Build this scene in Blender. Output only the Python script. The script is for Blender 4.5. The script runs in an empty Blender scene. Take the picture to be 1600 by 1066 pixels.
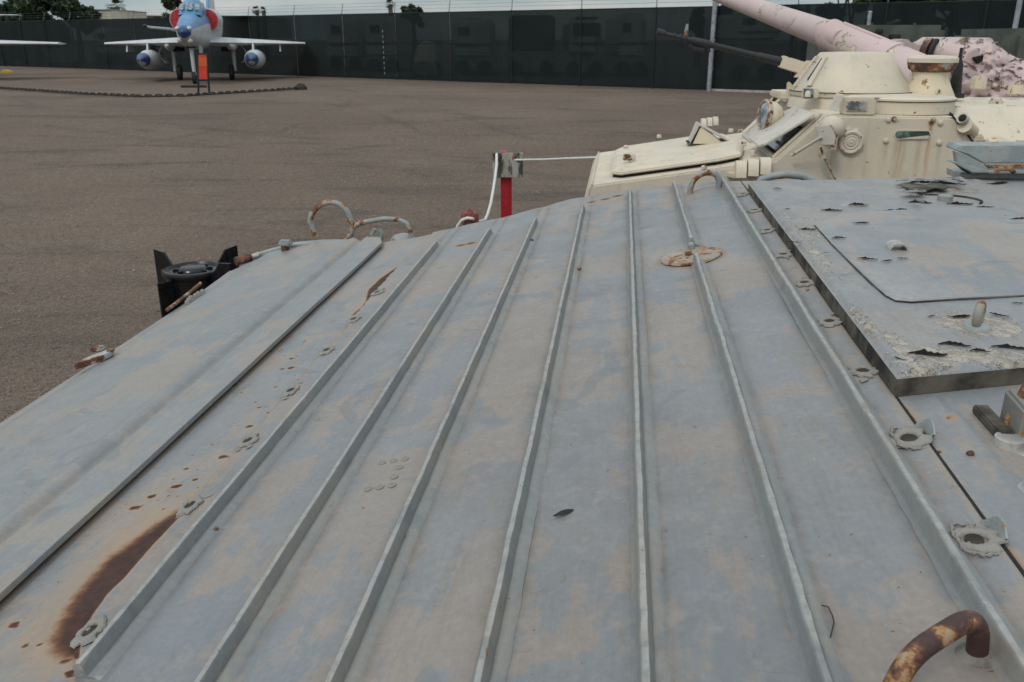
import bpy, bmesh, math, random
import numpy as np
from mathutils import Matrix, Vector, noise as mnoise
random.seed(7); np.random.seed(7)
rnd = random.random
def ru(a, b): return a + (b - a) * random.random()
SC = bpy.context.scene
COL = SC.collection
# ------------------------------------------------------------------ camera
FPX = 1350.0
PITCH = math.atan(473 / FPX)
CAMP = np.array([0, 0, 2.4])
cam = bpy.data.cameras.new('camera'); camo = bpy.data.objects.new('camera', cam); COL.objects.link(camo)
camo.location = CAMP; camo.rotation_euler = (math.pi / 2 - PITCH, 0, 0)
cam.sensor_width = 36; cam.lens = FPX / 1600 * 36; cam.clip_start = 0.02; cam.clip_end = 2000
cam.dof.use_dof = True; cam.dof.focus_distance = 1.5; cam.dof.aperture_fstop = 20
SC.camera = camo
# ------------------------------------------------------------------ world, sun, exposure
SUN_EL, SUN_AZ = math.radians(48), math.radians(215)      # azimuth clockwise from +Y: behind the camera, to the left
W = bpy.data.worlds.new('World'); SC.world = W; W.use_nodes = True
def sky_world():
    nt = W.node_tree; nt.nodes.clear(); N = nt.nodes.new; L = nt.links.new
    out = N('ShaderNodeOutputWorld'); bg = N('ShaderNodeBackground'); L(bg.outputs[0], out.inputs[0])
    sk = N('ShaderNodeTexSky'); sk.sky_type = 'NISHITA'; sk.sun_disc = False
    sk.sun_elevation = SUN_EL; sk.sun_rotation = SUN_AZ; sk.dust_density = 2.0; sk.ozone_density = 1.5
    tc = N('ShaderNodeTexCoord'); mp = N('ShaderNodeMapping'); mp.inputs['Scale'].default_value = (1, 1, 6)
    L(tc.outputs['Generated'], mp.inputs[0])
    no = N('ShaderNodeTexNoise'); no.inputs['Scale'].default_value = 2.6; no.inputs['Detail'].default_value = 6; no.inputs['Roughness'].default_value = .55
    L(mp.outputs[0], no.inputs[0])
    cr = N('ShaderNodeValToRGB'); cr.color_ramp.elements[0].position = .36; cr.color_ramp.elements[1].position = .66
    cr.color_ramp.elements[0].color = (.75, .75, .75, 1); cr.color_ramp.elements[1].color = (.97, .97, .97, 1)
    L(no.outputs[0], cr.inputs[0])
    no2 = N('ShaderNodeTexNoise'); no2.inputs['Scale'].default_value = 5; no2.inputs['Detail'].default_value = 4
    L(mp.outputs[0], no2.inputs[0])
    cc = N('ShaderNodeValToRGB'); cc.color_ramp.elements[0].position = .35; cc.color_ramp.elements[1].position = .7
    cc.color_ramp.elements[0].color = (3.5, 4.4, 4.8, 1); cc.color_ramp.elements[1].color = (6.1, 6.1, 5.8, 1)
    L(no2.outputs[0], cc.inputs[0])
    mx = N('ShaderNodeMix'); mx.data_type = 'RGBA'
    L(cr.outputs[0], mx.inputs['Factor']); L(sk.outputs[0], mx.inputs['A']); L(cc.outputs[0], mx.inputs['B'])
    sx = N('ShaderNodeSeparateXYZ'); L(tc.outputs['Generated'], sx.inputs[0])
    mr = N('ShaderNodeMapRange'); mr.inputs[1].default_value = 0; mr.inputs[2].default_value = 1; mr.inputs[3].default_value = .86; mr.inputs[4].default_value = 1.95
    L(sx.outputs[2], mr.inputs[0])
    vm = N('ShaderNodeVectorMath'); vm.operation = 'SCALE'; L(mx.outputs['Result'], vm.inputs[0]); L(mr.outputs[0], vm.inputs['Scale'])
    L(vm.outputs[0], bg.inputs[0]); bg.inputs[1].default_value = .114
sky_world()
sun = bpy.data.lights.new('sun', 'SUN'); suno = bpy.data.objects.new('sun', sun); COL.objects.link(suno)
sun.energy = 1.1; sun.angle = math.radians(14); sun.color = (1, .93, .84)
sd = Vector((math.sin(SUN_AZ) * math.cos(SUN_EL), math.cos(SUN_AZ) * math.cos(SUN_EL), math.sin(SUN_EL)))
suno.rotation_euler = sd.to_track_quat('Z', 'Y').to_euler(); suno.location = sd * 50
SC.view_settings.view_transform = 'Standard'; SC.view_settings.look = 'None'
SC.view_settings.exposure = -0.04; SC.view_settings.gamma = 1; SC.view_settings.use_curve_mapping = False

# ------------------------------------------------------------------ measuring helpers (camera of the survey -> places in metres)
_R = np.array([1, 0, 0.]); _U = np.array([0, math.sin(PITCH), math.cos(PITCH)]); _F = np.array([0, math.cos(PITCH), -math.sin(PITCH)])
def ray(x, y):
    d = _F + _R * (x - 800) / FPX + _U * (533 - y) / FPX
    return d / np.linalg.norm(d)
def PG(x, y, z):                       # on the level z
    d = ray(x, y); return CAMP + d * ((z - CAMP[2]) / d[2])
def PY(x, y, Y):                       # on the upright plane at distance Y
    d = ray(x, y); return CAMP + d * (Y / d[1])
hv = ray(975, 30); hu = np.cross(hv, [0, 0, 1]); hu /= np.linalg.norm(hu); hn = np.cross(hu, hv)
def H(u, v, w): return CAMP + hu * u + hv * v + hn * w      # frame of the grey vehicle
PB_ = .189; PA_ = -.5 - .189 * .323
def plane_w(u): return PA_ + PB_ * u                          # its sloping bow plate
def hit(x, y, a=PA_, b=PB_):
    d = ray(x, y); dU, dV, dW = d @ hu, d @ hv, d @ hn
    t = a / (dW - b * dU); return dU * t, dV * t, dW * t
def hitV(x, y, v):
    d = ray(x, y); t = v / (d @ hv); return (d @ hu) * t, v, (d @ hn) * t
def deckh(x, y, w): return hit(x, y, w, 0)
AZ = math.atan2(hv[0], hv[1])
lat = np.array([math.sin(AZ), math.cos(AZ), 0]); rear = np.array([math.cos(AZ), -math.sin(AZ), 0])
def ground_z(y):
    t = min(max((y - 7) / 19, 0), 1); return .75 * t * t * (3 - 2 * t)

# ------------------------------------------------------------------ mesh builder
def smooth3(x): x = np.clip(x, 0, 1); return x * x * (3 - 2 * x)
class MB:
    def __init__(s): s.v = []; s.f = []
    def add(s, vs, fs):
        o = len(s.v); s.v += [tuple(map(float, p)) for p in vs]; s.f += [tuple(i + o for i in f) for f in fs]; return s
    def box8(s, p):      # p: 4 bottom, 4 top (same order)
        return s.add(p, [(3, 2, 1, 0), (4, 5, 6, 7), (0, 1, 5, 4), (1, 2, 6, 5), (2, 3, 7, 6), (3, 0, 4, 7)])
    def box(s, c, size, ax=None):
        c = np.array(c, float); ax = np.eye(3) if ax is None else np.array(ax, float)
        hx, hy, hz = [ax[i] * size[i] / 2 for i in range(3)]
        return s.box8([c - hx - hy - hz, c + hx - hy - hz, c + hx + hy - hz, c - hx + hy - hz, c - hx - hy + hz, c + hx - hy + hz, c + hx + hy + hz, c - hx + hy + hz])
    def prism(s, base, off):
        n = len(base); off = np.array(off, float); base = [np.array(b, float) for b in base]
        return s.add(base + [b + off for b in base], [tuple(range(n))[::-1], tuple(range(n, 2 * n))] + [(i, (i + 1) % n, n + (i + 1) % n, n + i) for i in range(n)])
    def tube(s, path, r, n=10, cap=True, closed=False):
        P = [np.array(p, float) for p in path]
        if not hasattr(r, '__len__'): P = [p for i, p in enumerate(P) if i == 0 or np.linalg.norm(p - P[i - 1]) > 1e-6]
        m = len(P)
        rs = r if hasattr(r, '__len__') else [r] * m
        ref = None; rings = []
        for i in range(m):
            if closed: t = P[(i + 1) % m] - P[i - 1]
            else: t = P[min(i + 1, m - 1)] - P[max(i - 1, 0)]
            t = t / (np.linalg.norm(t) + 1e-12)
            if ref is None: ref = np.array([0, 0, 1.]) if abs(t[2]) < .9 else np.array([1., 0, 0])
            a = np.cross(t, ref); a /= np.linalg.norm(a) + 1e-12; b = np.cross(a, t); ref = b
            rings.append([P[i] + (a * math.cos(2 * math.pi * k / n) + b * math.sin(2 * math.pi * k / n)) * rs[i] for k in range(n)])
        vs = [q for rr in rings for q in rr]; fs = []
        for i in range(m if closed else m - 1):
            j = (i + 1) % m
            for k in range(n): fs.append((i * n + k, i * n + (k + 1) % n, j * n + (k + 1) % n, j * n + k))
        if cap and not closed: fs += [tuple(range(n))[::-1], tuple((m - 1) * n + k for k in range(n))]
        return s.add(vs, fs)
    def lathe(s, c, axis, prof, n=24, cap=True):   # prof: (height along axis, radius)
        axis = np.array(axis, float); axis /= np.linalg.norm(axis)
        ref = np.array([0, 0, 1.]) if abs(axis[2]) < .9 else np.array([1., 0, 0])
        a = np.cross(axis, ref); a /= np.linalg.norm(a); b = np.cross(axis, a); c = np.array(c, float)
        vs = []; fs = []
        for h, r in prof:
            for k in range(n):
                t = 2 * math.pi * k / n; vs.append(c + axis * h + (a * math.cos(t) + b * math.sin(t)) * r)
        for i in range(len(prof) - 1):
            for k in range(n): fs.append((i * n + k, i * n + (k + 1) % n, (i + 1) * n + (k + 1) % n, (i + 1) * n + k))
        if cap: fs += [tuple(range(n))[::-1], tuple((len(prof) - 1) * n + k for k in range(n))]
        return s.add(vs, fs)
    def loft(s, secs, n=24):       # secs: list of lists of n points
        vs = [q for sc in secs for q in sc]; n = len(secs[0]); m = len(secs); fs = []
        for i in range(m - 1):
            for k in range(n): fs.append((i * n + k, i * n + (k + 1) % n, (i + 1) * n + (k + 1) % n, (i + 1) * n + k))
        fs += [tuple(range(n))[::-1], tuple((m - 1) * n + k for k in range(n))]
        return s.add(vs, fs)
    def build(s, name, mat, root=None, smooth=None, bevel=0, local=False, parent=None):
        me = bpy.data.meshes.new(name)
        vs = np.array(s.v)
        if root is not None and not local:
            M = np.array(root_inv(root)); vs = vs @ M[:3, :3].T + M[:3, 3]
        me.from_pydata(vs.tolist(), [], s.f)
        bm = bmesh.new(); bm.from_mesh(me); bmesh.ops.remove_doubles(bm, verts=bm.verts, dist=1e-6)
        bmesh.ops.recalc_face_normals(bm, faces=bm.faces)
        if bevel:
            ed = [e for e in bm.edges if len(e.link_faces) == 2 and e.calc_face_angle(0) > .45]
            bmesh.ops.bevel(bm, geom=ed, offset=bevel, segments=2, affect='EDGES', clamp_overlap=True)
        if smooth is not None:
            for f in bm.faces: f.smooth = True
            for e in bm.edges:
                if len(e.link_faces) == 2 and e.calc_face_angle(0) > smooth: e.smooth = False
        bm.to_mesh(me); bm.free()
        if mat: me.materials.append(mat)
        o = bpy.data.objects.new(name, me); COL.objects.link(o)
        if root is not None: o.parent = parent or root
        return o
_inv = {}
def root_inv(r):
    while r.name not in _inv: r = r.parent
    return _inv[r.name]
def tag(o, label=None, cat=None, group=None, kind=None):
    if label: o['label'] = label
    if cat: o['category'] = cat
    if group: o['group'] = group
    if kind: o['kind'] = kind
    return o
def root(name, loc, ax=None, label=None, cat=None, group=None):
    o = bpy.data.objects.new(name, None); COL.objects.link(o); o.empty_display_size = .2
    M = Matrix.Identity(4)
    if ax is not None:
        for i in range(3):
            for j in range(3): M[j][i] = ax[i][j]
    for j in range(3): M[j][3] = loc[j]
    o.matrix_world = M; _inv[o.name] = M.inverted()
    return tag(o, label, cat, group)
def place(name, src, r, loc, ax=None, scale=1):     # instance of mesh src (own local frame) as part of r, world location
    o = bpy.data.objects.new(name, src if isinstance(src, bpy.types.Mesh) else src.data); COL.objects.link(o)
    M = Matrix.Identity(4)
    sc = scale if hasattr(scale, '__len__') else (scale,) * 3
    A = np.eye(3) if ax is None else np.array(ax)
    for i in range(3):
        for j in range(3): M[j][i] = float(A[i][j] * sc[i])
    for j in range(3): M[j][3] = float(loc[j])
    if r is not None:
        o.parent = r; M = root_inv(r) @ M
    o.matrix_basis = M
    return o
def mesh_only(mb, name, mat, smooth=None, bevel=0):
    o = mb.build(name, mat, None, smooth, bevel); me = o.data; bpy.data.objects.remove(o); return me

# ------------------------------------------------------------------ materials
class NG:
    def __init__(s, name):
        s.m = bpy.data.materials.new(name); s.m.use_nodes = True; s.nt = s.m.node_tree; s.nt.nodes.clear()
        s.out = s.n('ShaderNodeOutputMaterial'); s.b = s.n('ShaderNodeBsdfPrincipled'); s.l(s.b.outputs[0], s.out.inputs[0])
        s.tc = s.n('ShaderNodeTexCoord').outputs['Object']
    def n(s, t): return s.nt.nodes.new(t)
    def l(s, a, b): s.nt.links.new(a, b)
    def set(s, sock, v):
        if isinstance(v, bpy.types.NodeSocket): s.l(v, sock)
        elif isinstance(v, tuple) and len(v) == 3 and sock.type == 'RGBA': sock.default_value = (*v, 1)
        else: sock.default_value = v
    def map(s, sc=(1, 1, 1), loc=(0, 0, 0), rot=(0, 0, 0), vec=None):
        m = s.n('ShaderNodeMapping'); m.inputs['Scale'].default_value = sc; m.inputs['Location'].default_value = loc; m.inputs['Rotation'].default_value = rot
        s.l(vec or s.tc, m.inputs[0]); return m.outputs[0]
    def noise(s, scale, detail=3, rough=.55, vec=None, dist=0):
        m = s.n('ShaderNodeTexNoise'); m.inputs['Scale'].default_value = scale; m.inputs['Detail'].default_value = detail
        m.inputs['Roughness'].default_value = rough; m.inputs['Distortion'].default_value = dist
        s.l(vec or s.tc, m.inputs[0]); return m.outputs[0]
    def voro(s, scale, vec=None, feat='F1', out=0):
        m = s.n('ShaderNodeTexVoronoi'); m.feature = feat; m.inputs['Scale'].default_value = scale; s.l(vec or s.tc, m.inputs[0]); return m.outputs[out]
    def ramp(s, x, a, b, lo=0., hi=1.):
        m = s.n('ShaderNodeMapRange'); m.interpolation_type = 'SMOOTHSTEP'
        s.set(m.inputs[0], x); m.inputs[1].default_value = a; m.inputs[2].default_value = b; m.inputs[3].default_value = lo; m.inputs[4].default_value = hi
        return m.outputs[0]
    def math(s, op, a, b=0.):
        m = s.n('ShaderNodeMath'); m.operation = op; s.set(m.inputs[0], a); s.set(m.inputs[1], b); return m.outputs[0]
    def mix(s, f, a, b, bt='MIX'):
        m = s.n('ShaderNodeMix'); m.data_type = 'RGBA'; m.blend_type = bt
        s.set(m.inputs['Factor'], f); s.set(m.inputs['A'], a); s.set(m.inputs['B'], b); return m.outputs['Result']
    def attr(s, name):
        m = s.n('ShaderNodeAttribute'); m.attribute_name = name; return m.outputs['Fac']
    def bump(s, h, strength=.3, dist=.01, prev=None):
        m = s.n('ShaderNodeBump'); m.inputs['Strength'].default_value = strength; m.inputs['Distance'].default_value = dist
        s.l(h, m.inputs['Height'])
        if prev: s.l(prev, m.inputs['Normal'])
        return m.outputs[0]
    def done(s, col, rough=.5, bump=None, metal=0., spec=.5):
        s.set(s.b.inputs['Base Color'], col); s.set(s.b.inputs['Roughness'], rough); s.set(s.b.inputs['Metallic'], metal)
        s.b.inputs['Specular IOR Level'].default_value = spec
        if bump: s.l(bump, s.b.inputs['Normal'])
        return s.m
def m_simple(name, c, rough=.6, var=.25, sc=8, bsc=60, bs=.15, metal=0., c2=None, bd=.004):
    g = NG(name); n1 = g.noise(sc, 4)
    dark = tuple(x * (1 - var) for x in c); lite = tuple(min(x * (1 + var), 1) for x in c)
    col = g.mix(g.ramp(n1, .35, .65), dark, c2 or lite)
    return g.done(col, g.ramp(g.noise(sc * 3, 3), .3, .7, rough - .1, rough + .1), g.bump(g.noise(bsc, 4), bs, bd), metal)
def m_hull(name, warm=(.270, .235, .212), blue=(.202, .217, .234), rust=True, peel=False, streak=True, rough=.44, dirtc=(.25, .215, .17), rustg=.0, spots=.72):
    g = NG(name)
    big = g.noise(3.4, 5, .6, dist=.6); strv = g.noise(1, 5, .6, vec=g.map((16, 2.2, 16), rot=(0, 0, .10)))
    n = g.math('ADD', g.math('MULTIPLY', big, .6), g.math('MULTIPLY', strv, .4))
    n = g.math('ADD', g.math('MULTIPLY', n, .86), g.math('MULTIPLY', g.noise(13, 5, .65, dist=.4), .14))
    col = g.mix(g.ramp(n, .482, .512), warm, blue)
    col = g.mix(g.ramp(g.noise(1.7, 3), .4, .62, 0, .4), col, tuple((a + b) * .5 * 1.06 for a, b in zip(warm, blue)))
    # brushed grain and fine mottling
    gr = g.ramp(g.noise(1, 3, .7, vec=g.map((260, 12, 260), rot=(0, 0, .12))), .25, .75, .955, 1.035)
    gm = g.ramp(g.noise(120, 3, .6), .25, .75, .94, 1.06)
    gg = g.n('ShaderNodeCombineColor'); k_ = g.math('MULTIPLY', gr, gm)
    for c_ in range(3): g.l(k_, gg.inputs[c_])
    col = g.mix(1., col, gg.outputs[0], 'MULTIPLY')
    # hair cracks and thin scratches
    for (sc_, rt, wd, ms) in [((1, 1, 1), 0., .0035, 9), ((6, .8, 6), .5, .006, 3), ((.8, 7, 6), .2, .005, 4)]:
        hn_ = g.noise(7, 2, .45, vec=g.map(sc_, rot=(0, 0, rt)), dist=1.2)
        ln = g.math('MULTIPLY', g.ramp(hn_, .5 - wd, .5), g.ramp(hn_, .5 + wd, .5))
        col = g.mix(g.math('MULTIPLY', g.math('MULTIPLY', ln, g.ramp(g.noise(ms, 3), .55, .62)), .5), col, (.12, .095, .075) if ms != 3 else (.36, .34, .32))
    # crisp little chips
    ch = g.math('MULTIPLY', g.ramp(g.noise(150, 2, .4), .715, .725), g.ramp(g.noise(3.3, 3), .53, .60))
    col = g.mix(g.math('MULTIPLY', ch, .5), col, (.40, .36, .30))
    da = g.attr('dirt_shade'); dn = g.ramp(g.noise(24, 5, .7), .25, .75, .35, 1.)  # grime mask, also carrying the shade painted on the ribbed panel
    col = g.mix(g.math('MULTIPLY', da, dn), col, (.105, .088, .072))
    # worn pale convex edges, dirt in the corners
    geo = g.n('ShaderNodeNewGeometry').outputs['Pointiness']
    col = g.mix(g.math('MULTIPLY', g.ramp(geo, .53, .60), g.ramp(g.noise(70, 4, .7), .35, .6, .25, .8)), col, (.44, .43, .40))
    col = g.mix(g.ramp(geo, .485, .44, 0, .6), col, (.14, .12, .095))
    # paler rubbed patches and brush strokes
    st = g.noise(1, 4, .7, vec=g.map((160, 9, 160), rot=(0, 0, .28)))
    col = g.mix(g.math('MULTIPLY', g.ramp(st, .47, .72), g.ramp(g.noise(4, 3), .42, .60, 0, .75)), col, dirtc)
    # steel blue touch-up daubs
    db = g.ramp(g.noise(7.5, 2, .4, dist=1.1), .64, .67, 0, .5)
    col = g.mix(db, col, tuple(x * .78 for x in blue))
    mid = g.noise(30, 4, .6)
    col = g.mix(g.ramp(mid, .5, .75, 0, .35), col, tuple(x * 1.2 for x in warm))
    # grime speckle
    sp = g.ramp(g.noise(420, 2), .66, .74, 0, .5)
    col = g.mix(sp, col, (.12, .10, .08))
    dr = g.math('MULTIPLY', g.ramp(g.noise(95, 3), .70, .74), g.ramp(g.noise(6, 2), .45, .6))
    col = g.mix(g.math('MULTIPLY', dr, .8), col, (.09, .06, .04))
    h = g.math('ADD', g.math('MULTIPLY', g.noise(26, 4), .6), g.math('MULTIPLY', g.noise(240, 3), .12))
    bp = g.bump(h, .35, .004)
    # small natural rust flecks
    fl = g.math('MULTIPLY', g.ramp(g.noise(48, 3, .5, vec=g.map((1, .45, 1))), spots, spots + .03), g.ramp(g.noise(5, 2), .5, .6))
    col = g.mix(g.math('MULTIPLY', fl, .8), col, (.22, .085, .03))
    rg = g.ramp(g.math('SUBTRACT', g.ramp(g.noise(5, 4, .6), .3, .7), .02), 0, 1) if rustg else None
    if rust:
        a = g.attr('rust')
        nn = g.math('SUBTRACT', g.noise(70, 5, .65), .5)
        fine = g.math('SUBTRACT', g.noise(22, 5, .7), .5)
        x = g.math('ADD', a, g.math('MULTIPLY', g.math('ADD', g.math('MULTIPLY', nn, .34), g.math('MULTIPLY', fine, .20)), g.ramp(a, .02, .2)))
        col = g.mix(g.ramp(x, .06, .44, 0, .68), col, (.35, .245, .155))
        col = g.mix(g.ramp(x, .38, .66), col, (.20, .085, .035))
        core = g.mix(g.ramp(g.noise(55, 5, .7), .4, .62), (.046, .022, .018), (.066, .030, .021))
        col = g.mix(g.ramp(x, .50, .78), col, core)
    if rustg:
        k = g.noise(34, 5, .65)
        col = g.mix(g.ramp(k, .62 - rustg, .66 - rustg, 0, .9), col, (.19, .085, .035))
        col = g.mix(g.ramp(k, .68 - rustg, .72 - rustg), col, (.06, .03, .022))
    if peel:
        a = g.attr('peel')
        e = g.math('ADD', g.noise(34, 6, .62, vec=g.map((1, 1.0, 1)), dist=.8), g.math('MULTIPLY', g.math('SUBTRACT', a, .5), .62))
        edge = g.math('MULTIPLY', g.ramp(e, .575, .588), g.ramp(e, .60, .588))
        under = g.mix(g.ramp(g.noise(60, 5), .35, .65), (.40, .36, .30), (.26, .225, .185))
        under = g.mix(g.ramp(g.noise(18, 3), .55, .7), under, (.34, .33, .32))
        col = g.mix(g.ramp(e, .588, .594), col, under)
        col = g.mix(g.math('MULTIPLY', edge, .0), col, (.04, .035, .03))
        e2 = g.math('ADD', g.noise(95, 3, .6, vec=g.map((1, .8, 1))), g.math('MULTIPLY', g.math('SUBTRACT', a, .5), .22))
        col = g.mix(g.ramp(e2, .60, .615), col, under)
        col = g.mix(g.math('MULTIPLY', g.ramp(e2, .585, .60), g.ramp(e2, .622, .607)), col, (.06, .05, .042))
        dk = g.math('MULTIPLY', g.ramp(e, .578, .586), g.ramp(e, .596, .588))
        dk = g.math('MULTIPLY', dk, g.ramp(g.noise(22, 2), .45, .56))
        col = g.mix(g.math('MULTIPLY', dk, .9), col, (.05, .042, .036))
        bp = g.bump(g.ramp(e, .58, .594, 1, 0), .9, .003, bp)
    rr = g.ramp(g.noise(9, 4), .35, .65, rough - .08, rough + .12)
    rr = g.math('ADD', rr, g.ramp(g.attr('dirt_shade'), .1, .8, 0, .2))
    if rust: rr = g.math('ADD', rr, g.ramp(g.attr('rust'), .15, .6, 0, .45))
    return g.done(col, rr, bp, 0, .5)
def m_rust(name, base=(.30, .33, .33), amount=.5, sc=14, deep=0.):
    g = NG(name); a = g.noise(sc, 5, .65); t = .5 + (.5 - amount) * .4
    col = g.mix(g.ramp(g.noise(sc * .7, 3), .4, .6), base, tuple(x * .8 for x in base))
    col = g.mix(g.ramp(a, t, t + .035), col, (.34, .19, .08))
    col = g.mix(g.ramp(a, t + .03, t + .07), col, (.155, .062, .028))
    col = g.mix(g.ramp(a, t + .10 - deep, t + .17 - deep), col, (.055, .026, .024))
    return g.done(col, .62, g.bump(g.noise(sc * 6, 4), .5, .003))
def m_cream(name, c=(.63, .548, .428), c2=(.56, .505, .415), rust=.0, grime=.5, runs=()):
    g = NG(name); col = g.mix(g.ramp(g.noise(3, 4), .38, .62), c, c2)
    st = g.noise(1, 4, .6, vec=g.map((7, 7, .9)))
    col = g.mix(g.ramp(st, .56, .74, 0, grime), col, (.42, .33, .20))
    st2 = g.noise(1, 4, .6, vec=g.map((22, 22, 1.6), loc=(3, 0, 0)))
    col = g.mix(g.ramp(st2, .66, .76, 0, grime * .8), col, (.33, .21, .09))
    k = g.noise(16, 5, .62)
    col = g.mix(g.ramp(k, .66 - rust, .68 - rust, 0, .9), col, (.30, .155, .06))
    col = g.mix(g.ramp(k, .695 - rust, .72 - rust), col, (.10, .05, .03))
    col = g.mix(g.ramp(g.noise(260, 2), .68, .75, 0, .4), col, (.2, .15, .1))
    if runs:
        sp = g.n('ShaderNodeSeparateXYZ'); g.l(g.tc, sp.inputs[0]); wob = g.math('MULTIPLY', g.math('SUBTRACT', g.noise(5, 2), .5), .05)
        for (x0, z0, w0, L0, cc, a0) in runs:
            dx = g.math('ABSOLUTE', g.math('SUBTRACT', g.math('ADD', sp.outputs[0], wob), x0))
            m_ = g.math('MULTIPLY', g.ramp(dx, w0, w0 * .2), g.ramp(sp.outputs[2], z0 + .004, z0 - .004))
            m_ = g.math('MULTIPLY', m_, g.ramp(sp.outputs[2], z0 - L0, z0, .0, 1.)); m_ = g.math('MULTIPLY', m_, g.ramp(g.noise(1, 4, .6, vec=g.map((60, 60, 5))), .3, .6, .35, 1.))
            m_ = g.math('MULTIPLY', m_, g.ramp(sp.outputs[1], -.80, -.86))
            col = g.mix(g.math('MULTIPLY', m_, a0), col, cc)
    col = g.mix(g.ramp(g.noise(9, 5, .7), .52, .72, 0, .35), col, tuple(x * .72 for x in c))
    bp = g.bump(g.math('ADD', g.noise(12, 4), g.math('MULTIPLY', g.noise(150, 3), .2)), .25, .004)
    return g.done(col, .6, g.bump(g.noise(48, 4, .6), .35, .004, bp))
M = {}
M['ribbed'] = m_hull('grey_paint_ribbed')
M['bow'] = m_hull('grey_paint_bow', spots=.70)
M['vane'] = m_hull('grey_paint_vane', warm=(.278, .252, .230), blue=(.214, .234, .250), spots=.76)
M['rib'] = m_hull('grey_paint_ribs', warm=(.232, .224, .208), blue=(.196, .208, .214), rust=False, spots=.70)
M['deck'] = m_hull('grey_paint_deck', warm=(.268, .254, .244), blue=(.224, .233, .246), peel=True, rough=.46)
M['hatch'] = m_hull('grey_paint_hatch', warm=(.265, .27, .27), blue=(.23, .255, .28), peel=True, rough=.46)
M['flake'] = m_simple('paint_flake', (.25, .262, .275), .5, .2, 40)
M['crust'] = m_simple('crusted_steel', (.035, .033, .028), .85, .6, 16, 70, .45, c2=(.12, .105, .08), bd=.004)
M['lip'] = m_simple('crumbled_sealant', (.40, .375, .33), .85, .3, 50, 160, .9, c2=(.26, .25, .235), bd=.006)
M['hole'] = m_simple('dark_hole_shadow', (.012, .011, .01), .9, .3)  # open holes and gaps; also the painted shadow slivers under paint flakes
M['bolthole'] = m_simple('rusty_hole', (.035, .026, .019), .9, .4, 60)
M['ruststeel'] = m_rust('rusted_steel', amount=.75)
M['rusthalf'] = m_rust('half_rusted_grey', amount=.42)
M['rustlite'] = m_rust('lightly_rusted_grey', amount=.22, sc=18)
M['rustdeep'] = m_rust('deep_rust', (.30, .17, .09), .85, 30)
M['rustcream'] = m_rust('rusted_cream', (.50, .43, .33), .45, 26)
M['cream'] = m_cream('cream_paint')
M['creamrust'] = m_cream('cream_paint_rusty', rust=.11, grime=.8)
M['creamgrey'] = m_cream('cream_grey_paint', (.47, .45, .405), (.55, .515, .45), .01, .3)
M['black'] = m_simple('black_gloss_paint', (.006, .0065, .008), .28, .3, 10, 200, .05)
M['gunmetal'] = m_rust('gun_metal', (.016, .017, .019), .02, 30)
M['rubber'] = m_simple('black_rubber', (.02, .02, .021), .8, .3)
M['jetwhite'] = m_simple('aircraft_pale_grey', (.50, .51, .52), .42, .08, 3, 60, .05)
M['jetblue'] = m_simple('aircraft_light_blue', (.09, .235, .42), .42, .12, 3, 60, .05)
M['jetnavy'] = m_simple('aircraft_navy', (.02, .06, .16), .35, .2)
M['jetred'] = m_simple('red_intake_cover', (.42, .03, .035), .7, .2)
M['redpaint'] = m_simple('red_post_paint', (.36, .012, .02), .42, .15, 12)
M['brickred'] = m_simple('faded_red_paint', (.22, .065, .05), .75, .3, 20, 90, .5)
M['rope'] = m_simple('white_rope', (.62, .61, .60), .8, .12, 60, 300, .6)
M['chain'] = m_simple('rusty_chain_iron', (.03, .021, .017), .85, .4, 20)
M['orange'] = m_simple('orange_sign_print', (.55, .045, .02), .6, .06)
M['amber'] = m_simple('amber_sign_print', (.58, .10, .025), .6, .06)
M['signframe'] = m_simple('dark_sign_frame', (.012, .02, .024), .5, .2)
M['galv'] = m_simple('galvanised_steel', (.30, .33, .36), .45, .2, 8, metal=.3)
M['armgrey'] = m_simple('dull_grey_arm', (.10, .11, .12), .6, .2)
M['yellow'] = m_simple('yellow_paint', (.5, .36, .03), .6, .1)
M['olive'] = m_simple('olive_paint', (.075, .085, .07), .6, .2, 4)
M['rv'] = m_simple('trailer_white', (.55, .55, .52), .5, .1, 1.5)
M['rvdark'] = m_simple('trailer_dark_trim', (.03, .035, .04), .4, .2)
M['rvred'] = m_simple('trailer_red_stripe', (.3, .08, .06), .5, .2)
M['stucco'] = m_simple('cream_stucco', (.5, .46, .38), .9, .1, 2)
M['concrete'] = m_simple('pale_concrete', (.36, .34, .31), .9, .2, 5)
M['trunk'] = m_simple('tree_bark', (.09, .075, .06), .9, .3, 5)
M['leafA'] = m_simple('dark_foliage', (.022, .042, .018), .7, .5, 1.2, c2=(.05, .075, .03))
M['leafB'] = m_simple('olive_foliage', (.05, .065, .024), .7, .5, 1.2, c2=(.085, .10, .04))
M['dryfrond'] = m_simple('dry_palm_skirt', (.14, .09, .045), .9, .3, 3)
def m_glass(name, c=(.05, .07, .08), rough=.12):
    g = NG(name); return g.done(g.mix(g.ramp(g.noise(14, 4), .4, .65), c, tuple(min(1, x * 3 + .05) for x in c)), rough, None, 0, .8)
M['glass'] = m_glass('dusty_dark_glass'); M['lens'] = m_glass('lamp_lens', (.10, .115, .125), .25)
M['slotglass'] = m_glass('green_block_glass', (.035, .06, .05), .15)
M['canopyglass'] = m_glass('canopy_glass', (.09, .12, .13), .1)
def m_wood():
    g = NG('weathered_white_board'); n = g.noise(1, 5, .65, vec=g.map((11, 11, 3.5)))
    col = g.mix(g.ramp(n, .42, .56), (.055, .05, .042), (.36, .35, .31))
    return g.done(col, .9, g.bump(n, .5, .01))
M['wood'] = m_wood()
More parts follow.
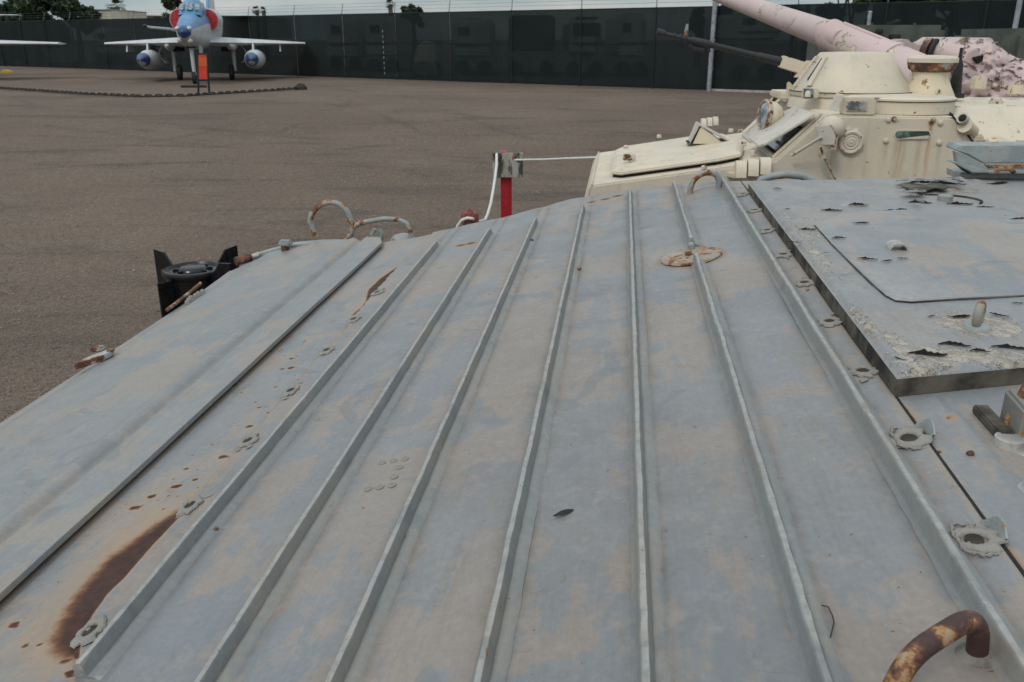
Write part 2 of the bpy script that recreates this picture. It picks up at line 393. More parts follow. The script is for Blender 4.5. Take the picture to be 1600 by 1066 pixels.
def m_pink():
    g = NG('peeling_pink_paint'); col = g.mix(g.ramp(g.noise(2.2, 3), .35, .65), (.52, .40, .385), (.56, .44, .43))
    e = g.noise(3.4, 7, .62, dist=.6)
    cre = g.mix(g.ramp(g.noise(2, 2), .5, .56), (.62, .54, .40), (.52, .46, .36))
    col = g.mix(g.ramp(e, .60, .605), col, cre)
    dk = g.math('MULTIPLY', g.ramp(e, .59, .60), g.ramp(e, .612, .602))
    col = g.mix(g.math('MULTIPLY', dk, .8), col, (.10, .075, .05))
    k = g.noise(16, 5, .6)
    col = g.mix(g.ramp(k, .70, .72, 0, .9), col, (.22, .12, .07))
    return g.done(col, .55, g.bump(g.ramp(e, .59, .607, 1, 0), .6, .01, g.bump(g.noise(9, 4), .2, .01)))
M['pink'] = m_pink()
def m_pink2():
    g = NG('flaking_pink_paint_over_green'); col = g.mix(g.ramp(g.noise(2.2, 3), .35, .65), (.49, .385, .375), (.55, .44, .43))
    e = g.noise(4.5, 8, .7, dist=.8)
    under = g.mix(g.ramp(g.noise(1.7, 2), .48, .54), (.42, .33, .25), (.05, .085, .075))
    col = g.mix(g.ramp(e, .63, .64), col, under)
    dk = g.math('MULTIPLY', g.ramp(e, .615, .63), g.ramp(e, .652, .638))
    col = g.mix(g.math('MULTIPLY', dk, .75), col, (.09, .06, .045))
    return g.done(col, .6, g.bump(g.ramp(e, .62, .64, 1, 0), .9, .02))
M['pinkflake'] = m_pink2()
def m_gravel():
    g = NG('brown_gravel')
    big = g.noise(.22, 5, .6); col = g.mix(g.ramp(big, .35, .65), (.192, .145, .115), (.255, .197, .155))
    col = g.mix(g.ramp(g.noise(.9, 5, .65, dist=.5), .5, .72, 0, .55), col, (.235, .182, .138))
    tr = g.noise(1, 4, .6, vec=g.map((.30, 1.1, 1), rot=(0, 0, .45)), dist=1.2)
    col = g.mix(g.ramp(tr, .50, .68, 0, .75), col, (.118, .098, .086))
    tr2 = g.noise(1, 3, .6, vec=g.map((.28, 2.6, 1), rot=(0, 0, -.25), loc=(5, 2, 0)), dist=.5)
    col = g.mix(g.ramp(tr2, .54, .66, 0, .6), col, (.232, .182, .14))
    for (cx_, cy_, R0, wd, m_) in [(-30, 6, 31.0, .22, .5), (-30, 6, 32.7, .22, .5), (6, 44, 27.5, .25, .45), (6, 44, 29.2, .25, .45), (-6, -4, 19.6, .22, .5), (-6, -4, 21.3, .22, .5), (-22, 24, 16, .2, .45), (-22, 24, 17.6, .2, .45)]:
        dd = g.n('ShaderNodeVectorMath'); dd.operation = 'DISTANCE'; g.l(g.tc, dd.inputs[0]); dd.inputs[1].default_value = (cx_, cy_, .5)
        x = g.math('ADD', dd.outputs['Value'], g.math('MULTIPLY', g.noise(.25, 2), 1.6))
        ln = g.math('MULTIPLY', g.ramp(x, R0 + .8 - wd, R0 + .8), g.ramp(x, R0 + .8 + wd, R0 + .8)); ln = g.math('MULTIPLY', ln, g.ramp(g.noise(.33, 4), .45, .62, 0, m_ * .8))
        col = g.mix(ln, col, (.088, .068, .054))
    v = g.voro(120, out=1)
    cm = g.n('ShaderNodeSeparateColor'); g.l(v, cm.inputs[0])
    col = g.mix(.75, col, g.mix(g.ramp(cm.outputs[0], .1, .9), (.50, .46, .43), (1.0, 1.0, 1.0)), 'MULTIPLY')
    n3 = g.noise(14, 6, .75); col = g.mix(g.ramp(n3, .35, .65), g.mix(.62, col, (.50, .47, .45), 'MULTIPLY'), col)
    col = g.mix(g.ramp(g.noise(60, 3, .6), .45, .65, .0, .35), col, (.30, .245, .20))
    col = g.mix(g.ramp(cm.outputs[1], .985, .992, 0, .45), col, (.38, .35, .31))
    col = g.mix(g.ramp(cm.outputs[2], .0, .12, .8, 0.), col, (.045, .04, .036))
    h = g.math('ADD', g.voro(75), g.noise(25, 5, .7))
    return g.done(col, .95, g.bump(h, .7, .02), 0, .25)
M['gravel'] = m_gravel()
def m_screen():
    g = NG('dark_green_windscreen_mesh')
    st = g.noise(1, 4, .6, vec=g.map((1.4, 1.4, .35)))
    col = g.mix(g.ramp(st, .4, .7), (.006, .011, .0125), (.009, .0155, .017))
    g.done(col, .8, g.bump(g.noise(3, 3), .3, .03), 0, .2)
    tr = g.n('ShaderNodeBsdfTransparent'); tr.inputs[0].default_value = (.9, 1, .99, 1)
    mx = g.n('ShaderNodeMixShader')
    g.set(mx.inputs[0], g.ramp(g.noise(90, 2), .3, .7, .984, .952))
    g.l(tr.outputs[0], mx.inputs[1]); g.l(g.b.outputs[0], mx.inputs[2]); g.l(mx.outputs[0], g.out.inputs[0])
    return g.m
M['screen'] = m_screen()
M['screenhem'] = m_simple('screen_seam_cloth', (.008, .014, .014), .8, .2)

# ================================================================== GROUND
def build_ground():
    xs = np.concatenate([np.linspace(-400, -60, 12), np.linspace(-50, 50, 41), np.linspace(60, 400, 12)])
    ys = np.concatenate([np.linspace(-60, 0, 6), np.linspace(2, 60, 88), np.linspace(70, 900, 20)])
    vs = [(x, y, ground_z(y) + (.012 * mnoise.noise((x * .4, y * .4, 0)) if y < 60 and abs(x) < 60 else 0)) for y in ys for x in xs]
    nx = len(xs); fs = [(j * nx + i, j * nx + i + 1, (j + 1) * nx + i + 1, (j + 1) * nx + i) for j in range(len(ys) - 1) for i in range(nx - 1)]
    o = MB().add(vs, fs).build('ground', M['gravel'], None, 3.0); tag(o, kind='structure')
    mb = MB()
    for i in range(9000):
        y = 4 + 16 * rnd() ** 1.6; x = ru(-.68, .35) * y - .5
        z = ground_z(y); s = ru(.004, .011) * (1 + y * .04)
        a = ru(0, 6.28); c, si = math.cos(a), math.sin(a)
        pts = [(s, 0, 0), (-.3 * s, .8 * s, 0), (-.9 * s, -.2 * s, 0), (.1 * s, -.8 * s, 0), (.1 * s, 0, .7 * s)]
        mb.add([(x + p[0] * c - p[1] * si, y + p[0] * si + p[1] * c, z + p[2] + .006) for p in pts], [(0, 1, 4), (1, 2, 4), (2, 3, 4), (3, 0, 4)])
    o = mb.build('gravel_stones', m_simple('loose_stone', (.16, .13, .108), .9, .5, .7, c2=(.32, .28, .24)), None); tag(o, 'loose pale and brown gravel stones scattered over the yard', 'gravel', kind='stuff')
build_ground()

# ================================================================== GREY VEHICLE
RL = H(-.3, 1.75, 0); RL = np.array([RL[0], RL[1], 0.0])
GV = root('armoured_vehicle', RL, [hu, hv, hn], 'grey armoured vehicle with long parallel ribs across its faded rust streaked bow', 'armoured vehicle')
VMIN = .33
farpts = [(-1.317, 2.747), (-1.275, 2.895), (-1.16, 2.953), (-.998, 2.905), (-.80, 2.83), (-.679, 2.815), (-.536, 2.858), (-.36, 2.898), (-.162, 3.02), (.037, 2.99), (.204, 2.955), (.322, 2.89), (.392, 2.84)]
FU = [p[0] for p in farpts]; FV = [p[1] for p in farpts]
def vfar(u): return float(np.interp(u, FU, FV))
def dist_poly(P, poly):                 # signed distance, + inside ; P (n,2)
    P = np.asarray(P); d = np.full(len(P), 1e9); ins = np.zeros(len(P), bool); n = len(poly)
    for i in range(n):
        a = np.array(poly[i]); b = np.array(poly[(i + 1) % n]); e = b - a
        w = P - a; t = np.clip((w @ e) / (e @ e + 1e-12), 0, 1); d = np.minimum(d, np.linalg.norm(w - t[:, None] * e, axis=1))
        c = ((a[1] > P[:, 1]) != (b[1] > P[:, 1])) & (P[:, 0] < (b[0] - a[0]) * (P[:, 1] - a[1]) / (b[1] - a[1] + 1e-12) + a[0])
        ins ^= c
    return np.where(ins, d, -d)
def grid_plate(name, mat, lo, hi, v0, v1, wf, nu, nv, attrs, thick=.006, parent=None, par=GV):
    """sheet whose edges follow lo(v), hi(v) for v in v0(s)..v1(s); wf(U,V)->W; real thickness"""
    S, T = np.meshgrid(np.linspace(0, 1, nu), np.linspace(0, 1, nv) , indexing='xy')
    # iterate once to get far edges following the outline
    Vv = v0 + (v1(None) - v0) * T if not callable(v1) or v1.__code__.co_argcount == 0 else None
    if Vv is None:
        Vt = v0 + (2.9 - v0) * T
        Uu = lo(Vt) + (hi(Vt) - lo(Vt)) * S
        for _ in range(3):
            vm = np.vectorize(v1)(Uu); Vt = v0 + (vm - v0) * T; Uu = lo(Vt) + (hi(Vt) - lo(Vt)) * S
    Ww = wf(Uu, Vt)
    P = CAMP + Uu[..., None] * hu + Vt[..., None] * hv + Ww[..., None] * hn
    Pb = P - hn * thick
    n = nu * nv; vs = np.concatenate([P.reshape(-1, 3), Pb.reshape(-1, 3)])
    idx = np.arange(n).reshape(nv, nu)
    a, b, c, d = idx[:-1, :-1].ravel(), idx[:-1, 1:].ravel(), idx[1:, 1:].ravel(), idx[1:, :-1].ravel()
    fs = np.stack([a, b, c, d], 1).tolist()
    rim = list(idx[0, :]) + list(idx[1:, -1]) + list(idx[-1, -2::-1]) + list(idx[-2:0:-1, 0])
    for i in range(len(rim)):
        p, q = int(rim[i]), int(rim[(i + 1) % len(rim)]); fs.append([p, p + n, q + n, q])
    Mi = np.array(root_inv(par)); vs = vs @ Mi[:3, :3].T + Mi[:3, 3]
    me = bpy.data.meshes.new(name); me.from_pydata(vs.tolist(), [], fs)
    UV = np.stack([Uu.ravel(), Vt.ravel()], 1)
    for k, fn in attrs.items():
        at = me.attributes.new(k, 'FLOAT', 'POINT'); val = np.clip(fn(UV), 0, 1)
        at.data.foreach_set('value', np.concatenate([val, val]).astype(np.float32))
    me.polygons.foreach_set('use_smooth', [i < (nu - 1) * (nv - 1) for i in range(len(me.polygons))])
    me.materials.append(mat)
    o = bpy.data.objects.new(name, me); COL.objects.link(o); o.parent = parent or par
    return o
def fbm(U, V, s, seed=0):
    r = np.random.RandomState(seed); z = np.zeros_like(U)
    for i in range(7):
        a = r.uniform(0, 6.28); k = s * r.uniform(.5, 2.2); ph = r.uniform(0, 6.28)
        z = z + np.sin((U * math.cos(a) + V * math.sin(a)) * k + ph) / (k / s)
    return z / 7
RIBU = [-.552, -.394, -.254, -.109, .040, .184, .331]
def wave(U, V):
    w = .0022 * fbm(U, V, 9, 3) + .0012 * fbm(U, V, 28, 4)
    for r in RIBU: w = w - .0016 * np.exp(-((U - r - .006) / .022) ** 2)       # weld draw beside each rib
    return w
# --- rust masks on the bow
streak = [hit(*q)[:2] for q in [(305, 785), (262, 812), (222, 840), (185, 868), (160, 895), (128, 935), (104, 985), (116, 1008), (136, 964), (160, 928), (188, 904), (224, 864), (280, 800)]]
streak2 = [hit(*q)[:2] for q in [(622, 414), (596, 432), (577, 450), (574, 466), (566, 478), (552, 488), (585, 462), (606, 438)]]
spotpx = [(390, 661, 7), (348, 709, 9), (275, 755, 8), (236, 771, 9), (305, 744, 6), (20, 971, 10), (455, 570, 6), (440, 572, 4), (365, 597, 4), (210, 789, 8), (262, 770, 4), (40, 1003, 5), (108, 1045, 10), (100, 1028, 8), (290, 728, 4), (455, 556, 4), (404, 632, 4), (430, 600, 4), (418, 640, 3), (655, 385, 3), (640, 398, 3), (330, 690, 3), (60, 1002, 4), (150, 992, 4), (700, 382, 4), (715, 383, 5)]
_sr = random.Random(12)
for _ in range(46):
    _b = _sr.choice(spotpx[:12]); spotpx.append((_b[0] + _sr.gauss(0, 26), _b[1] + _sr.gauss(0, 14), _sr.uniform(1.2, 3.0)))
spots = [(*hit(x, y)[:2], s / FPX * 1.05 * math.hypot(*hit(x, y)[:2])) for x, y, s in spotpx]
def rust_bow(P):
    d = dist_poly(P, streak); v = smooth3((d + .070) / .098)
    h = smooth3((d + .15) / .15) * .40 * (P[:, 0] < -.6)
    v = np.maximum(v, h)
    d2 = dist_poly(P, streak2); v = np.maximum(v, smooth3((d2 + .016) / .022) * .92)
    v = np.maximum(v, smooth3((d2 + .09) / .09) * .26)
    for (u, w, s) in spots:
        r = np.hypot((P[:, 0] - u) / 1.5, (P[:, 1] - w) * .9) / (s * .95) * (1 + .9 * fbm(P[:, 0], P[:, 1], 420, 17) + .5 * fbm(P[:, 0], P[:, 1], 190, 18)); v = np.maximum(v, .95 * np.exp(-r * r * 1.2))
    # thin rust line along the seam
    sd_ = np.abs(P[:, 0] - np.interp(P[:, 1], seamV, seamU)); v = np.maximum(v, np.exp(-(sd_ / .006) ** 2) * .55)
    ed = np.abs(P[:, 0] - (-.782)); v = np.maximum(v, np.exp(-(ed / .016) ** 2) * .45)
    return v
seam = [hit(*q)[:2] for q in [(660, 381), (632, 404), (600, 440), (560, 487), (541, 516), (500, 556), (448, 618), (400, 670), (360, 715), (310, 768), (284, 800), (224, 864), (190, 903), (162, 930), (138, 964), (120, 1008), (116, 1056)]]
seam.sort(key=lambda p: p[1]); seamV = [p[1] for p in seam]; seamU = [p[0] for p in seam]
seamV.insert(0, VMIN); seamU.insert(0, -.575)
def dirt_bow(P):
    u, v = P[:, 0], P[:, 1]
    return np.maximum(.55 * np.exp(-np.abs(u + .785) / .010), .5 * np.exp(-np.abs(u - np.interp(v, seamV, seamU)) / .005))
bow = grid_plate('bow_plate', M['bow'], lambda v: -1.30 + 0 * v, lambda v: -.50 + 0 * v, VMIN, vfar,
                 lambda U, V: PA_ + PB_ * U - .006 + .0015 * fbm(U, V, 8, 9), 240, 620, {'rust': rust_bow, 'dirt_shade': lambda P: dirt_bow(P)}, .008)
bolts_l = [(142, 988), (298, 792), (388, 690), (455, 612), (511, 550), (553, 501), (590, 458)]
bolts_r = [(1161, 305), (1179, 330), (1199, 361), (1224, 399), (1257, 443), (1296, 502), (1348, 581), (1420, 687), (1522, 845)]
def rust_ribbed(P):
    v = np.zeros(len(P))
    dk = np.array(hit(1080, 402)[:2]); r = np.hypot(P[:, 0] - dk[0], P[:, 1] - dk[1])
    v = np.maximum(v, np.exp(-((r - .075) / .012) ** 2) * .30)
    for q in [(338, 828, 5), (765, 460, 4), (600, 725, 6), (945, 312, 12), (965, 307, 12), (925, 316, 10), (625, 728, 4), (585, 763, 4), (617, 745, 4), (590, 700, 3), (1200, 745, 3), (720, 383, 12), (735, 380, 12)]:
        u, w = hit(q[0], q[1])[:2]; s = q[2] / FPX * 1.05 * math.hypot(u, w)
        rr = np.hypot((P[:, 0] - u) / 1.2, P[:, 1] - w) / s; v = np.maximum(v, .7 * np.exp(-rr * rr))
    v = np.maximum(v, np.exp(-((P[:, 0] - .387) / .005) ** 2) * .28)
    for q in bolts_l + bolts_r:
        u, w = hit(*q)[:2]; rr = np.hypot(P[:, 0] - u, P[:, 1] - w); v = np.maximum(v, .33 * np.exp(-(rr / .028) ** 2))
    # the left lip of the panel, stained where the big streak starts
    ed = P[:, 0] - np.interp(P[:, 1], seamV, seamU)
    m = np.exp(-(ed / .006) ** 2) * (.62 * ((P[:, 1] > .72) & (P[:, 1] < 1.06)) + .45)
    v = np.maximum(v, m)
    return v
def dirt_shade_ribbed(P):
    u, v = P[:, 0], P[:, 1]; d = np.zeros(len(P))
    for i, r_ in enumerate(RIBU):  # grime along the rib feet, with the ribs' contact shade painted in
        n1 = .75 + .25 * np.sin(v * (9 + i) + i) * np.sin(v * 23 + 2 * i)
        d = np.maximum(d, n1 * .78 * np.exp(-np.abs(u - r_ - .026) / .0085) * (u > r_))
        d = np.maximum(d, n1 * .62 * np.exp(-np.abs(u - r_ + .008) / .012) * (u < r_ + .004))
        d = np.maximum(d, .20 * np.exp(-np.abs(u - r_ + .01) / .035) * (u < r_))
    d = np.maximum(d, .30 * smooth3(.5 + 1.6 * fbm(u, v, 11, 21)) * smooth3((2.3 - v) / 1.4))  # patchy grime, deepened toward the near edge to paint in dimmer light
    for q in bolts_l + bolts_r:
        a, b = hit(*q)[:2]; d = np.maximum(d, .5 * np.exp(-((u - a) ** 2 + (v - b) ** 2) / .024 ** 2))
    dk_ = hit(1080, 402)[:2]; rr = np.hypot(u - dk_[0], v - dk_[1]); d = np.maximum(d, .6 * np.exp(-((rr - .076) / .007) ** 2))
    for (px_, py_, ln_, wd_, a_) in [(1290, 690, .26, .045, -.2), (1275, 800, .24, .05, .02), (1330, 860, .20, .05, -.25), (1120, 760, .22, .035, 0), (930, 900, .25, .04, .05), (700, 900, .2, .04, .1)]:
        c0, c1 = hit(px_, py_)[:2]; du = (u - c0) * math.cos(a_) - (v - c1) * math.sin(a_); dv = (u - c0) * math.sin(a_) + (v - c1) * math.cos(a_)
        fan = du / (1 + np.maximum(-dv, 0) * 4); m = np.exp(-(fan / wd_) ** 2 - (dv / ln_) ** 2 * 2.2)
        d = np.maximum(d, .34 * m * (.5 + .5 * np.sin(fan * 900 + 6 * np.sin(fan * 210))) )
    hp_ = hit(1527, 1022)[:2]; rr = np.hypot(u - hp_[0], v - hp_[1]); d = np.maximum(d, .7 * np.exp(-(rr / .028) ** 4))
    return d
def dirt_vane(P):
    u, v = P[:, 0], P[:, 1]; d = .42 * np.exp(-((u + .885) / .012) ** 2)
    d = np.maximum(d, .35 * np.exp(-np.abs(u + 1.085) / .002)); d = np.maximum(d, .28 * smooth3((-1.19 - u) / .06))
    return np.maximum(d, .14 * (.5 + .5 * fbm(u, v, 11, 33)))
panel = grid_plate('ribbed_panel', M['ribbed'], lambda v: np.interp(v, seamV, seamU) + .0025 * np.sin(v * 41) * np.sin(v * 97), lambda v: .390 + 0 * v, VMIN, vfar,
                   lambda U, V: PA_ + PB_ * U + wave(U, V), 300, 560, {'rust': rust_ribbed, 'dirt_shade': dirt_shade_ribbed}, .005)
# ribs
PROF = [(-.0090, -.001), (-.0062, .0024), (-.0040, .0050), (-.0034, .0215), (-.0010, .0240), (.0044, .0232), (.0066, .0180), (.0105, .0064), (.0190, .0040), (.0250, -.001)]
def rib(u, va, vb, ramp_end=True):
    n = max(30, int((vb - va) / .02)); vs = []; k = len(PROF)
    for i in range(n + 1):
        v = va + (vb - va) * i / n
        hs = 1.0
        if ramp_end: hs = min(1, .15 + (vb - v) / .012)
        j = .0009 * mnoise.noise((u * 50, v * 9, 0)) + .0006 * mnoise.noise((u * 50, v * 60, 3))
        for a, b in PROF:
            top = b > .01
            jj = (.0011 * mnoise.noise((v * 45, b * 900, u * 9))) if top else .0012 * mnoise.noise((v * 110, a * 900, u * 9))
            if not top: jj *= 1.35
            uu = u + a * 1.0 + j + (jj if (a > 0 or a < -.005) else 0); w = plane_w(uu) + b * hs * 1.0 + (jj * .7 if top or abs(a) > .005 and b > 0 else 0)
            vs.append(H(uu, v, w))
    fs = [(i * k + q, i * k + q + 1, (i + 1) * k + q + 1, (i + 1) * k + q) for i in range(n) for q in range(k - 1)]
    fs += [tuple(range(k)), tuple(n * k + q for q in range(k))]
    return MB().add(vs, fs)
ends = {0: 2.585, 1: 2.65, 2: 2.70, 3: 2.785, 4: 2.93, 6: 3.01}
for i, u in enumerate(RIBU):
    if i == 5:
        rib(u, VMIN, 1.985).build('rib', M['rib'], GV, .8); rib(u, 2.11, 2.93).build('rib', M['rib'], GV, .8)
    else: rib(u, VMIN + (.35 if i == 0 else 0), ends[i]).build('rib', M['rib'], GV, .8)
# trim vane
def vane_w(U, V):
    w = PA_ + PB_ * U + .012
    w = w - .010 * np.exp(-((U + .885) / .012) ** 2) + .004 * np.exp(-((U + .855) / .010) ** 2) + .004 * np.exp(-((U + .915) / .012) ** 2)
    w = w - .0045 * smooth3((-1.085 - U) / .008) - .012 * smooth3((-1.24 - U) / .04) + .002 * fbm(U, V, 10, 5)
    w = w - .008 * smooth3((-.785 - -U * 0 - .0 + U - -.785 + .002) * 0)
    return w
def vane_far(u):
    base = vfar(u); c = (-.772 - u)
    return base + .01 - (.10 * (1 - min(c / .05, 1)) ** 2 if c < .05 else 0)
def rust_vane(P):
    v = np.zeros(len(P))
    for q in [(343, 545, 5), (395, 541, 4), (530, 400, 12), (520, 410, 14), (508, 425, 8), (310, 604, 5), (250, 500, 4)]:
        u, w = hit(q[0], q[1])[:2]; s = q[2] / FPX * 1.05 * math.hypot(u, w)
        rr = np.hypot((P[:, 0] - u) / .8, (P[:, 1] - w) * .6) / s; v = np.maximum(v, .32 * np.exp(-rr * rr))
    v = np.maximum(v, .10 * np.exp(-((P[:, 0] + .885) / .008) ** 2))
    return v
vane = grid_plate('trim_vane', M['vane'], lambda v: np.interp(v, [.3, 1.0, 1.487, 1.8, 2.15, 2.75], [-1.262, -1.262, -1.262, -1.252, -1.278, -1.325]), lambda v: -.770 + 0 * v, VMIN, vane_far, vane_w, 200, 420, {'rust': rust_vane, 'dirt_shade': dirt_vane}, .010)

# hull shell
def shell():
    z0 = -2.0
    prof = [(-1.26, -.815), (-1.34, -.90), (-.95, -1.45), (-.6, -1.95), (4.2, -1.95), (4.2, -.497), (.40, -.497), (.38, -.52), (-.5, -.70)]
    mb = MB(); a = [H(u, VMIN + .005, w) for u, w in prof]; b = [H(u, 2.79, w) for u, w in prof]
    n = len(prof)
    mb.add(a + b, [tuple(range(n)), tuple(range(n, 2 * n))[::-1]] + [(i, (i + 1) % n, n + (i + 1) % n, n + i) for i in range(n)])
    mb.build('hull', M['rib'], GV)
    # far edge strip following the outline
    us = np.linspace(-1.255, .385, 60); vs = []
    for u in us:
        w = plane_w(u) - .010; vs += [H(u, vfar(u) - .004, w), H(u, 2.6, w - .004), H(u, vfar(u) - .01, w - .06), H(u, 2.6, w - .06)]
    fs = []
    for i in range(len(us) - 1):
        o = i * 4; p = o + 4
        fs += [(o, p, p + 1, o + 1), (o, o + 2, p + 2, p), (o + 2, o + 3, p + 3, p + 2)]
    MB().add(vs, fs).build('gunwale', M['rib'], GV)
shell()
# running gear (mostly out of sight)
wheel = mesh_only(MB().lathe((0, 0, 0), (0, 1, 0), [(-.09, .22), (-.09, .30), (.09, .30), (.09, .22), (.05, .20), (.04, .08), (.07, .06)], 24), 'road_wheel', M['rubber'], .6)
for side in (.45, 2.68):
    for k in range(6):
        p = H(-.55 + k * .78, side, 0); place('road_wheel', wheel, GV, (p[0], p[1], .36), [hu, hv, hn])
    pth = []
    for t in np.linspace(0, 1, 40, endpoint=False):
        L = 4.3
        if t < .4: u, z = -.7 + L * t / .4, .72
        elif t < .5: a = (t - .4) / .1 * math.pi; u, z = 3.6 + .36 * math.sin(a), .38 + .34 * math.cos(a)
        elif t < .9: u, z = 3.6 - L * (t - .5) / .4, .04
        else: a = (t - .9) / .1 * math.pi; u, z = -.7 - .36 * math.sin(a), .38 - .34 * math.cos(a)
        p = H(u, side, 0); pth.append((p[0], p[1], z))
    vs = []; m = len(pth)
    for p in pth:
        p = np.array(p); vs += [p - lat * .17, p + lat * .17]
    vs2 = vs + [v * 1 for v in vs]
    MB().add(vs, [(2 * i, 2 * i + 1, (2 * i + 3) % (2 * m), (2 * i + 2) % (2 * m)) for i in range(m)]).build('track', M['rubber'], GV)

# --- bolt bosses on both seams
def boss_mesh(seed, holed=True):
    r = random.Random(seed); n = 26; mb = MB(); prof = [(0, .0185), (.0016, .0175), (.0022, .0150), (.0030, .0118), (.0028, .0095), (.0012, .0084), (-.001, .0080)]
    vs = []; fs = []; sc = [1 + .25 * (r.random() - .5) for _ in range(n)]
    for j, (h, rr) in enumerate(prof):
        for k in range(n):
            t = 2 * math.pi * k / n; q = rr * (1 + (sc[k] - 1) * (1.6 if j < 3 else .3))
            vs.append((q * math.cos(t), q * math.sin(t), h + (r.random() - .5) * .0012 * (j in (1, 2))))
    for j in range(len(prof) - 1):
        for k in range(n): fs.append((j * n + k, j * n + (k + 1) % n, (j + 1) * n + (k + 1) % n, (j + 1) * n + k))
    return mesh_only(mb.add(vs, fs), 'bolt_boss', M['lip'], .9)
holem = mesh_only(MB().lathe((0, 0, 0), (0, 0, 1), [(-.0005, .0083), (.0004, .0083)], 14), 'bolt_hole', M['bolthole'])
crumb = mesh_only(MB().add([(math.cos(a) * r, math.sin(a) * r, h) for a, r, h in [(0, .010, 0), (1, .007, .001), (2, .010, .0), (3, .006, .0015), (4.2, .011, 0), (5.3, .007, .001)]] + [(0, 0, .003)], [(i, (i + 1) % 6, 6) for i in range(6)]), 'sealant_flake', M['lip'])
nb = hn + hu * -PB_; nb /= np.linalg.norm(nb); ub = np.cross(hv, nb)
bosses = [boss_mesh(i) for i in range(4)]
for i, q in enumerate(bolts_l + bolts_r):
    u, v, w = hit(*q); P = H(u, v, plane_w(u) + .0012 + float(wave(np.array(u), np.array(v))))
    a = ru(0, 6.28); axx = [ub * math.cos(a) + hv * math.sin(a), -ub * math.sin(a) + hv * math.cos(a), nb]
    s = (1.22 if i >= len(bolts_l) + 7 else 1.0) if i >= len(bolts_l) else 1.05
    if i < len(bolts_l): sx = (.8 * s, 1.35 * s, 1.2)
    else: sx = (1.0 * s, 1.25 * s, 1.3)
    b = place('bolt_boss', bosses[i % 4], GV, P, [ub, hv, nb] if i < len(bolts_l) else axx, sx)
    place('bolt_hole', holem, GV, P + nb * .0012, [ub, hv, nb], (.95 * (1.15 if s > 1.2 else 1), 1.1 * (1.15 if s > 1.2 else 1), 1))
    for k in range(3 if i > 1 else 4):
        a2 = ru(0, 6.28); rr = ru(.018, .032)
        pu, pv = u + rr * math.cos(a2) * .8, v + rr * math.sin(a2) * 1.3
        if i >= len(bolts_l): pu = min(max(pu, .331 + .032), .386)
        if i < len(bolts_l): pu = max(pu, u - .004)
        place('sealant_flake', crumb, GV, H(pu, pv, plane_w(pu) + .001), [ub, hv, nb], (ru(.3, .9), ru(.5, 1.2), ru(.4, 1.2)))
# small upturned tabs beside the two nearest holes on the right
for q, (cx_, cy_) in zip([(1440, 672), (1545, 828)], [(1420, 687), (1522, 845)]):
    u, v, w = hit(*q); vs = []; n = 11
    for k in range(n):
        t = k / (n - 1); a = -.5 + 2.0 * t; hh = .0035 + .013 * max(0, math.sin(math.pi * min(1, .12 + t * .95))) ** 1.6
        cu, cv = u - .006 + .010 * math.cos(a), v - .012 + .026 * math.sin(a)
        vs += [H(cu, cv, plane_w(u) - .002), H(cu + .003, cv, plane_w(u) + hh), H(cu + .0025, cv, plane_w(u) - .002), H(cu + .0050, cv, plane_w(u) + hh * .96)]
    fs = []
    for k in range(n - 1):
        o = 4 * k; fs += [(o, o + 4, o + 5, o + 1), (o + 2, o + 3, o + 7, o + 6), (o + 1, o + 5, o + 7, o + 3)]
    MB().add(vs, fs).build('bent_tab', M['rustlite'], GV, .8)
    u, v, w = hit(cx_, cy_); pth = []
    for k in range(34):
        a = math.radians(60 + 268 * k / 33); jj = 1 + .05 * math.sin(a * 7) + .04 * math.sin(a * 17)
        q4 = (abs(math.cos(a)) ** 4 + abs(math.sin(a)) ** 4) ** -.25
        pth.append(H(u + .0175 * q4 * jj * math.cos(a), v + .027 * q4 * jj * math.sin(a), plane_w(u) + .0018))
    MB().tube(pth, [.0018 + .0007 * math.sin(k * 2.1) for k in range(34)], 7).build('weld_bead', M['lip'], GV, 1.2)
# fine rivet pocks in two rows of four beside the third rib
pock = mesh_only(MB().lathe((0, 0, 0), (0, 0, 1), [(0, .0068), (.001, .0064), (.0012, .0048), (.0003, .0042)], 14), 'rivet_pock', M['lip'], .8)
for q in [(597, 724), (615, 721), (633, 718), (624, 731), (616, 746), (575, 765), (594, 762), (613, 759)]:
    u, v, w = hit(*q); place('rivet_pock', pock, GV, H(u, v, plane_w(u) + .0006), [ub, hv, nb], (.9, 1, 1))
# round capped plate under the split rib
dq = hit(1080, 402)
DK = H(dq[0], dq[1], plane_w(dq[0]) + .001)
def disk():
    n = 40; r = random.Random(4); prof = [(0, .072), (.003, .0705), (.0045, .066), (.004, .060), (.0045, .03), (.006, .02), (.006, .001)]; vs = []; fs = []
    for j, (h, rr) in enumerate(prof):
        for k in range(n):
            t = 2 * math.pi * k / n; q = rr * (1 + .03 * (r.random() - .5) * (j < 3)); vs.append(DK + ub * q * math.cos(t) + hv * q * math.sin(t) * 1.0 + nb * (h + .0008 * r.random()))
    for j in range(len(prof) - 1):
        for k in range(n): fs.append((j * n + k, j * n + (k + 1) % n, (j + 1) * n + (k + 1) % n, (j + 1) * n + k))
    MB().add(vs, fs).build('capped_port', m_rust('port_rust', (.33, .29, .25), .55, 24), GV, .7)
    MB().lathe(DK + nb * .005 - hv * .004 + ub * -.006, nb, [(0, .009), (.010, .009), (.012, .006)], 6).build('port_bolt', M['rustdeep'], GV)
    MB().box(DK + nb * .010 + ub * .006 + hv * .06, (.012, .03, .014), [ub, hv, nb]).build('rib_stub', M['rusthalf'], GV, None, .002)
disk()
